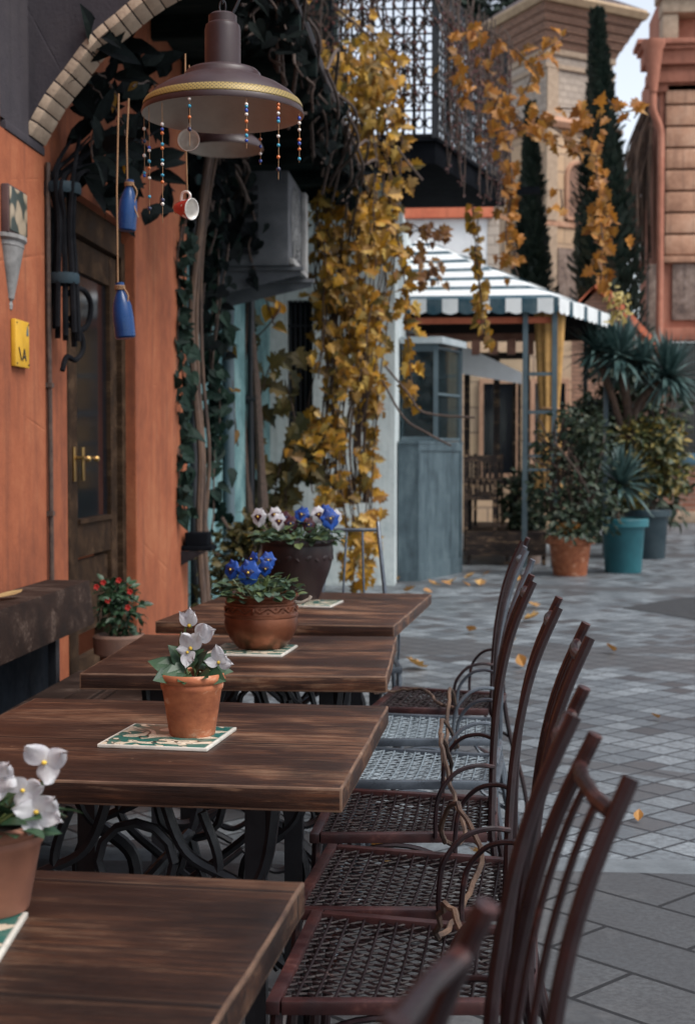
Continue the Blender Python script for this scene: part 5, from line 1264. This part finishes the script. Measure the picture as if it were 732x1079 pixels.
for k in range(16): mb.tube(spline([(U(-.1,.1),U(-.1,.1),.56),(U(-.3,.3),U(-.2,.2),1.0),(U(-.5,.5),U(-.3,.3),U(1.4,1.9))], 3), .010, 5)
mb.build('stems', M['twig'], root)
crown(root, [((-.12,-.1,1.5),(.33,.3,.26)),((.2,-.1,1.55),(.28,.3,.24)),((.1,-.1,1.3),(.42,.3,.3)),((-.05,-.1,1.05),(.3,.25,.3)),((.28,-.1,1.05),(.25,.2,.25)),((-.2,-.1,.8),(.2,.2,.25))], 1500, .10, M['leaf_var'], 'oval', 'leaves', 23, .1)
g = G(672, 585); root = thing('yucca_tree', 'tall branching yucca with two big spiky heads above the planters', 'tree', (g.x-.12, g.y-.3, 0))
mb = MB()
def yz(px, py): q = P(px, py, g.y-.3); return (q.x-(g.x-.12), 0, q.z)
h1, h2, h3 = yz(652,378), yz(703,398), yz(628,372)
mb.tube(spline([(0,0,0),(-.03,0,1.0),yz(662,440),h1], 5), [.075]*8+[.06]*8, 8); mb.tube(spline([yz(663,450),yz(676,420),h2], 5), .05, 8); mb.tube(spline([yz(660,470),yz(642,410),h3], 5), .045, 8); mb.tube(spline([yz(664,440),yz(690,412),yz(680,392)], 5), .035, 7)
mb.build('trunk', M['bark'], root)
mb = MB(); yucca_head(mb, h1, .64, 170, 1); yucca_head(mb, h2, .64, 160, 2); yucca_head(mb, h3, .5, 100, 3); yucca_head(mb, yz(676,384), .45, 70, 6); mb.build('leaves', M['leaf_yucca'], root, smooth=False, normals=False)
# dark shrub filling the corner behind them
root = thing('tall_shrub', 'tall dark shrub behind the yucca and the planters', 'shrub', (2.35, 21.5, 0))
mb = MB()
for k in range(14): mb.tube(spline([(U(-.2,.2),U(-.2,.2),0),(U(-.5,.5),U(-.3,.3),1.2),(U(-.9,.9),U(-.4,.4),2.5)], 3), .02, 5)
mb.build('stems', M['twig'], root)
crown(root, [((-.4,0,.7),(.7,.5,.6)),((.3,0,.8),(.7,.5,.7)),((-.4,0,1.7),(.6,.5,.6)),((.3,0,1.8),(.6,.5,.6)),((0,0,2.6),(.6,.5,.4))], 4200, .14, M['leaf_bush'], 'oval', 'leaves', 31, .1)

# red flowered shrub by the door -----------------------------------------
root = thing('potted_shrub', 'bush with small red blooms in a brown pot by the doorway', 'potted plant', (-1.54, 6.25, 0))
flowerpot(root, .10, .08, .50, noisy('brown_clay', (.10,.055,.04), (.17,.09,.06), 6, .75), .015)
crown(root, [((0,0,.60),(.11,.11,.11)),((-.02,0,.68),(.085,.085,.07))], 330, .042, M['leaf_green'], 'oval', 'leaves', 41, .1)
for k, (x, z) in enumerate(((-.05,.74),(.02,.75),(.07,.70),(.06,.63),(-.03,.66),(-.08,.72))):
    mb = MB()
    for j in range(5): petal(mb, V((x,-.09,z)), V((math.cos(j*1.257),-.3,math.sin(j*1.257))), V((0,-1,0)), .015, .009, .1)
    mb.build('flower', M['petal_red'], root, normals=False)
# shrub and shelf beside the pier
root = thing('dark_shrub', 'dark green shrub against the turquoise wall, left of the big dark pot', 'shrub', (-1.55, 9.6, 0))
mb = MB()
for k in range(12): mb.tube(spline([(U(-.1,.1),U(-.1,.1),0),(U(-.2,.2),U(-.2,.2),.4),(U(-.3,.3),U(-.2,.2),U(.6,.9))], 3), .012, 5)
mb.build('stems', M['twig'], root)
crown(root, [((0,0,.3),(.36,.35,.3)),((.05,0,.58),(.3,.3,.26)),((.16,.1,.75),(.2,.2,.15))], 1500, .075, M['leaf_olive'], 'oval', 'leaves', 43, .1)
root = thing('wall_shelf', 'small black shelf box fixed at the edge of the orange pier', 'shelf', (-1.60, 8.62, .72))
mb = MB(); mb.box(-.12,.07,-.09,.09,0,.03,.004); mb.box(-.10,.04,-.07,.07,.031,.11,.006); mb.build('shelf', M['dark_void'], root)
mb = MB(); mb.prism([(-.12,-.1,-.002),(-.12,-.1,-.09),(.04,-.1,-.002)], (0,.02,0)); mb.build('bracket', M['iron_black'], root)

# ------------------------------------------------------------------ climbing plants
def strand_leaves(mb, pts, step, size, kind, spread, face, seed, droop=.25, gap=-9):
    rr = random.Random(seed); pts = spline(pts, 6)
    for a, b_ in zip(pts, pts[1:]):
        n = int((b_-a).length/step + rr.random())
        for i in range(n):
            p = a.lerp(b_, (i+rr.random())/n) + V((rr.gauss(0,1)*spread, rr.gauss(0,1)*spread, rr.gauss(0,1)*spread*.6))
            if mnoise.noise(p*3.2) < gap: continue
            d = V((rr.uniform(-.8,.8), rr.uniform(-.5,.3), rr.uniform(-1.2,.25)))
            nm = V(face) + V((rr.uniform(-.8,.8), rr.uniform(-.5,.5), rr.uniform(-.3,.8)))
            leaf(mb, p, d, nm, size*rr.uniform(.6,1.25), kind, rr.uniform(.0,.55), droop*rr.uniform(-.5,2.8))
root = thing('yellow_vine', 'large golden yellow autumn vine hanging from the balcony to the ground before the pale wall', 'vine', tuple(P(375, 300, 13.2)))
Mi = Matrix.Translation(-V(root.location))
mb, ms = MB(), MB(); rr = random.Random(5)
def env(y):  # left and right edge of the leaf mass at pixel row y
    T = [(-40,335,420),(40,338,412),(75,340,416),(105,340,416),(130,343,414),(160,335,420),(200,328,424),(260,330,420),(320,332,412),(370,330,404),(440,322,394),(500,322,390),(560,350,390),(620,356,388)]
    for (y0,a0,b0),(y1,a1,b1) in zip(T, T[1:]):
        if y <= y1: t = (y-y0)/(y1-y0); return a0+(a1-a0)*t, b0+(b1-b0)*t
    return T[-1][1:]
for k in range(25):
    u = (k+rr.uniform(.0,1))/25; dep = 13.0+rr.uniform(-.35,.55)
    y0 = rr.choice((-20,105,120,150,220,130,180,112)); y1 = rr.choice((300,380,450,520,575,610,610)) if u > .3 else rr.choice((300,400,470,510))
    pts = []; y = y0
    while y <= y1:
        a, b_ = env(y); pts.append(P(a+(b_-a)*min(1,max(0,u+rr.uniform(-.05,.05))), y, dep)); y += 45
    if len(pts) < 3: continue
    ms.tube([p+rv(.01) for p in spline(pts, 4)], .007, 5)
    strand_leaves(mb, pts, .075, .10, 'grape', .06, (.35,-1,.25), k, gap=-.08)
# brighter dense clumps
for (x, y, r, n) in ((385,75,34,120),(365,190,34,130),(395,250,26,90),(360,300,26,90),(385,330,26,80),(345,455,22,60),(372,385,26,80),(320,480,18,40),(350,520,20,40),(395,100,26,70),(340,100,14,20),(345,60,10,10),(330,170,12,14),(385,560,16,36),(375,600,14,26)):
    for i in range(n):
        a = rr.uniform(0,2*PI); q = r*math.sqrt(rr.random()); p = P(x+q*math.cos(a)*.9, y+q*math.sin(a)*1.25, 12.95+rr.uniform(-.3,.3))
        leaf(mb, p, V((rr.uniform(-.8,.8),rr.uniform(-.5,.2),rr.uniform(-1.2,.2))), V((rr.uniform(-.4,1),-1,rr.uniform(-.2,.9))), rr.uniform(.065,.125), 'grape', rr.uniform(.0,.5), rr.uniform(.1,.5))
for s0 in ([(405,190),(425,280),(428,340),(432,390),(436,425)],[(418,60),(424,130),(420,220)],[(400,400),(393,480),(390,560),(384,615)],[(335,130),(333,230),(340,330)]):
    pts = [P(x, y, 13.0) for x, y in s0]; strand_leaves(mb, pts, .05, .12, 'grape', .045, (.3,-1,.3), 77); ms.tube(pts, .008, 5)
for k in range(26):
    x0 = rr.uniform(345,392); ms.tube(spline([P(x0+rr.uniform(-6,6), 330, 13.05), P(x0, 400+rr.uniform(-10,10), 13.0), P(x0-6+rr.uniform(-6,6), 470, 13.05), P(x0-2+rr.uniform(-8,8), 530, 13.1)], 4), .008, 5)
for pl in ([(405,385),(430,415),(447,435),(500,440)],[(402,400),(425,440),(447,455),(475,470)],[(418,155),(430,172),(445,190)],[(330,100),(300,70),(270,50)],[(410,60),(380,30),(350,5)],[(420,50),(400,20),(395,-20)]):
    ms.tube(spline([P(x, y, 12.9) for x, y in pl], 4), .011, 5)
mb.build('leaves', M['leaf_yellow'], root, smooth=False, normals=False, M=Mi); ms.build('stems', M['twig'], root, M=Mi)

def climber(name, label, strands, dep, step, size, kind, spread, m, face=(.2,-1,.3), seed=0, sr=.007, stepfun=None, n_extra=0):
    allp = [P(x, y, dep) for s in strands for x, y in s]; base = min(allp, key=lambda p: p.z)
    root = thing(name, label, 'vine', tuple(base)); Mi = Matrix.Translation(-V(root.location)); mb, ms = MB(), MB(); r2 = random.Random(seed)
    for i, s in enumerate(strands):
        pts = [P(x, y, dep+r2.uniform(-.15,.15)) for x, y in s]
        strand_leaves(mb, pts, step, size, kind, spread, face, seed*31+i); ms.tube([p+rv(.006) for p in spline(pts, 4)], sr, 5)
    mb.build('leaves', m, root, smooth=False, normals=False, M=Mi); ms.build('stems', M['twig'], root, M=Mi); return root
climber('trailing_vine', 'thin yellow vine strand dangling in front of the striped canopy', [[(498,215),(500,250),(505,300),(508,345),(518,362)],[(503,230),(503,275),(507,330)],[(500,260),(506,310),(512,350)]], 13.6, .036, .085, 'heart', .03, M['leaf_yellow'], seed=1)
climber('trailing_vine', 'orange vine strand hanging in front of the tall cypress, over the canopy corner', [[(627,150),(630,210),(634,250),(632,300)],[(622,225),(628,250),(638,285),(634,305)],[(632,205),(642,240),(645,262)]], 13.6, .034, .11, 'grape', .05, M['leaf_orange'], seed=2)
climber('trailing_vine', 'pale yellow seed tuft at the end of the vine above the yucca', [[(640,300),(645,320),(655,335)],[(648,305),(652,325),(648,340)],[(655,310),(658,325),(652,338)]], 13.8, .022, .07, 'small', .05, leafmat('pale_yellow_leaf', [(.5,.4,.14),(.42,.3,.08),(.55,.46,.2)]), seed=3)
climber('trailing_vine', 'orange leaves scattered on bare twigs in front of the tower', [[(470,45),(505,30),(540,50),(560,75),(545,110)],[(505,35),(520,80),(530,110),(545,125)],[(510,85),(535,115),(550,130),(520,140)],[(525,100),(520,125),(535,150)],[(560,120),(590,140),(615,150),(632,120)],[(540,135),(580,150),(610,160),(628,165)],[(535,160),(540,190),(536,230),(545,280)],[(538,200),(533,250),(545,290)],[(565,60),(592,40),(600,35)],[(585,115),(605,115),(625,125)],[(470,60),(490,90),(480,120)],[(590,200),(592,215),(590,222)],[(640,105),(655,118),(672,115),(668,125)]], 13.3, .045, .11, 'grape', .06, M['leaf_orange'], seed=4)
climber('trailing_vine', 'short curl of brown leaves at the left end of the striped canopy', [[(415,240),(430,235),(445,245),(452,262)],[(420,260),(440,270),(455,280),(462,300)],[(430,245),(455,240),(470,250)],[(440,300),(455,285),(465,278)]], 13.9, .05, .10, 'grape', .04, leafmat('brown_vine_leaf', [(.14,.06,.03),(.25,.11,.04),(.35,.18,.05)]), seed=5)
climber('creeper', 'olive and brown creeper climbing the turquoise wall left of the yellow vine', [[(262,610),(258,520),(265,450),(280,400),(290,370)],[(285,600),(290,520),(300,470),(310,440),(300,400)],[(240,560),(250,480),(255,410),(262,330)],[(305,560),(300,510),(315,480)],[(330,520),(325,500),(322,470)],[(275,570),(270,540),(285,500)],[(245,600),(238,560),(240,500)],[(232,520),(236,440),(230,330),(240,300)]], 12.9, .06, .19, 'grape', .09, M['leaf_olive'], seed=6)
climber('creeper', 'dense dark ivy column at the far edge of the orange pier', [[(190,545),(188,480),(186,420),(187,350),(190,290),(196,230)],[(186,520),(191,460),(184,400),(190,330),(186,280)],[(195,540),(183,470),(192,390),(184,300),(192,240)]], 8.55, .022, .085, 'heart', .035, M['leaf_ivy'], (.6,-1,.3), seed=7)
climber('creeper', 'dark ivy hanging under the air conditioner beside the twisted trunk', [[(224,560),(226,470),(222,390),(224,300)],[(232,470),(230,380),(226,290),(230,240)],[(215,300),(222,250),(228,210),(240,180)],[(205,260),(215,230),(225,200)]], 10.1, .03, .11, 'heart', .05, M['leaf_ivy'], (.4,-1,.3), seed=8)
climber('creeper', 'thin brown twigs with a few yellow leaves below the air conditioner', [[(272,290),(285,330),(290,345)],[(296,320),(290,335),(270,355)],[(240,330),(245,400),(250,470)]], 11.5, .20, .13, 'heart', .03, M['leaf_yellow'], seed=9)
climber('creeper', 'dark twigs with two yellow leaves arching beneath the brick arch', [[(92,85),(100,95),(118,110),(133,140),(135,190)],[(96,110),(98,140),(97,165)],[(60,85),(90,80),(108,78),(120,95),(123,105)],[(140,90),(160,85),(165,95)]], 5.95, .9, .075, 'oval', .02, M['leaf_yellow'], seed=10, sr=.004)
climber('creeper', 'bare looping twigs under the dark terrace roof', [[(320,100),(310,60),(290,45),(265,35),(240,25)],[(345,110),(320,80),(280,40),(255,28)],[(200,30),(240,60),(300,75),(330,85)],[(220,0),(225,30),(215,60)]], 9.0, 2.5, .06, 'small', .02, M['leaf_olive'], seed=12, sr=.009)
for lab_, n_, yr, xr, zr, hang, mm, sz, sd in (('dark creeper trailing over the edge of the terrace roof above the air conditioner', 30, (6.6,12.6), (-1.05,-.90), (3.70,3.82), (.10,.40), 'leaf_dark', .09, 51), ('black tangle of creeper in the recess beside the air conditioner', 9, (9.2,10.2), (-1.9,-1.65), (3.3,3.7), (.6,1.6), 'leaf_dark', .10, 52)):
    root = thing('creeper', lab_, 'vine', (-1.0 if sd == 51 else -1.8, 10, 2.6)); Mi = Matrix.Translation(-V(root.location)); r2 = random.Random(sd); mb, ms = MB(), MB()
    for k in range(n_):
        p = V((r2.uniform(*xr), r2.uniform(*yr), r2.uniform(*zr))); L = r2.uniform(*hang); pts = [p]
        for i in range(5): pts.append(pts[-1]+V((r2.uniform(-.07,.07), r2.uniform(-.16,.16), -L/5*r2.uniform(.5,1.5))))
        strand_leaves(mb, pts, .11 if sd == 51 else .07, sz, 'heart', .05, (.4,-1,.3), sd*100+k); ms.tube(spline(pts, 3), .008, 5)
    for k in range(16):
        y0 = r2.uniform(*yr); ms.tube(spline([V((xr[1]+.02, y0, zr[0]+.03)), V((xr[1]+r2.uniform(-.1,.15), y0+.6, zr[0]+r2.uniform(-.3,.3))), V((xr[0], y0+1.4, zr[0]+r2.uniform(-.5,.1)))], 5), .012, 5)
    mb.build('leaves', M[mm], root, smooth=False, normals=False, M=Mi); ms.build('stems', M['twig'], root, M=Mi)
# twisted trunks of the climbers
root = thing('climber_stems', 'thin twisted brown climber trunk rising beside the orange pier', 'vine', (-1.58, 8.95, 0)); Mi = Matrix.Translation(-V(root.location))
mb = MB()
for k in range(3):
    pts = [P(x+k*4-3+U(-2,2), y, 8.95+.05*k) for x, y in ((222,720),(218,640),(213,560),(214,480),(208,400),(206,330),(210,270),(216,200),(228,140))]
    mb.tube(spline(pts, 5), .022-.005*k, 7)
mb.build('stems', M['bark'], root, M=Mi)
root = thing('climber_stems', 'dark old creeper trunks standing before the turquoise wall', 'vine', (-1.6, 12.6, 0)); Mi = Matrix.Translation(-V(root.location))
mb = MB()
for xs in ((252,250,246,255,262),(268,262,258,250,246),(285,276,270,268,262)):
    mb.tube(spline([P(x+U(-3,3), y, 12.6) for x, y in zip(xs, (620,540,450,370,290))], 5), [.05]*7+[.04]*7+[.03]*7, 8)
mb.build('stems', M['twig'], root, M=Mi)

# ------------------------------------------------------------------ fallen leaves on the paving
lm = leafmat('fallen_leaf_yellow', [(.42,.22,.05),(.35,.16,.04),(.5,.3,.1),(.25,.12,.05)], .6, .2)
fallen = [(442,646),(455,618),(470,617),(478,614),(489,618),(497,610),(512,607),(545,612),(428,608),(417,613),(550,703),(538,680),(495,668),(562,655),(643,689),(597,599),(676,867),(400,915),(372,905),(505,905),(410,790),(436,706),(460,604),(505,617),(450,625),(433,625),(690,760),(560,640),(400,898),(350,900)]
for i, (x, y) in enumerate(fallen):
    g = G(x, y); mb = MB(); L = U(.09,.15) if y < 720 else U(.05,.075)
    leaf(mb, V((-L/2,0,.012)), V((1,U(-.4,.4),U(.0,.35))), V((U(-.5,.5),U(-.5,.5),1)), L, 'grape' if i % 2 else 'oval', .5, -.3, 1.2)
    o = mb.build('fallen_leaf', lm, smooth=False, normals=False); o.location = (g.x, g.y, 0); o.rotation_euler = (0,0,U(0,6.28))
    tag(o, 'small yellow brown fallen leaf lying on the paving', 'leaf', 'fallen leaves on the paving')

# ------------------------------------------------------------------ light
world = bpy.data.worlds.new('World'); sc.world = world; world.use_nodes = True
nt = world.node_tree; bg = nt.nodes['Background']
sky = nt.nodes.new('ShaderNodeTexSky'); sky.sky_type = 'NISHITA'; sky.sun_disc = False
SUN_EL, SUN_AZ = R(56), R(118)      # azimuth measured from +Y (ahead) towards +X (right)
sky.sun_elevation = SUN_EL; sky.sun_rotation = SUN_AZ
sky.air_density = 1.0; sky.dust_density = 1.2; sky.ozone_density = 1.5; sky.altitude = 0
hs = nt.nodes.new('ShaderNodeHueSaturation'); hs.inputs['Saturation'].default_value = .38; hs.inputs['Value'].default_value = .95
nt.links.new(sky.outputs[0], hs.inputs['Color']); nt.links.new(hs.outputs[0], bg.inputs[0]); bg.inputs[1].default_value = .14   # thin overcast: paler, brighter sky
ld = bpy.data.lights.new('sun', 'SUN'); lo = bpy.data.objects.new('sun', ld); COL.objects.link(lo)
ld.energy = 2.3; ld.angle = R(34); ld.color = (1, .96, .91)
dirv = V((math.sin(SUN_AZ)*math.cos(SUN_EL), math.cos(SUN_AZ)*math.cos(SUN_EL), math.sin(SUN_EL)))
lo.rotation_euler = dirv.to_track_quat('Z', 'Y').to_euler(); lo.location = (4, 6, 12)
vs = sc.view_settings; sc.display_settings.display_device = 'sRGB'
vs.view_transform = 'Standard'; vs.look = 'None'; vs.exposure = .88; vs.gamma = 1; vs.use_curve_mapping = False
sc.cycles.max_bounces = 8; sc.cycles.diffuse_bounces = 4; sc.cycles.use_denoising = True
sc.cycles.sample_clamp_indirect = 6
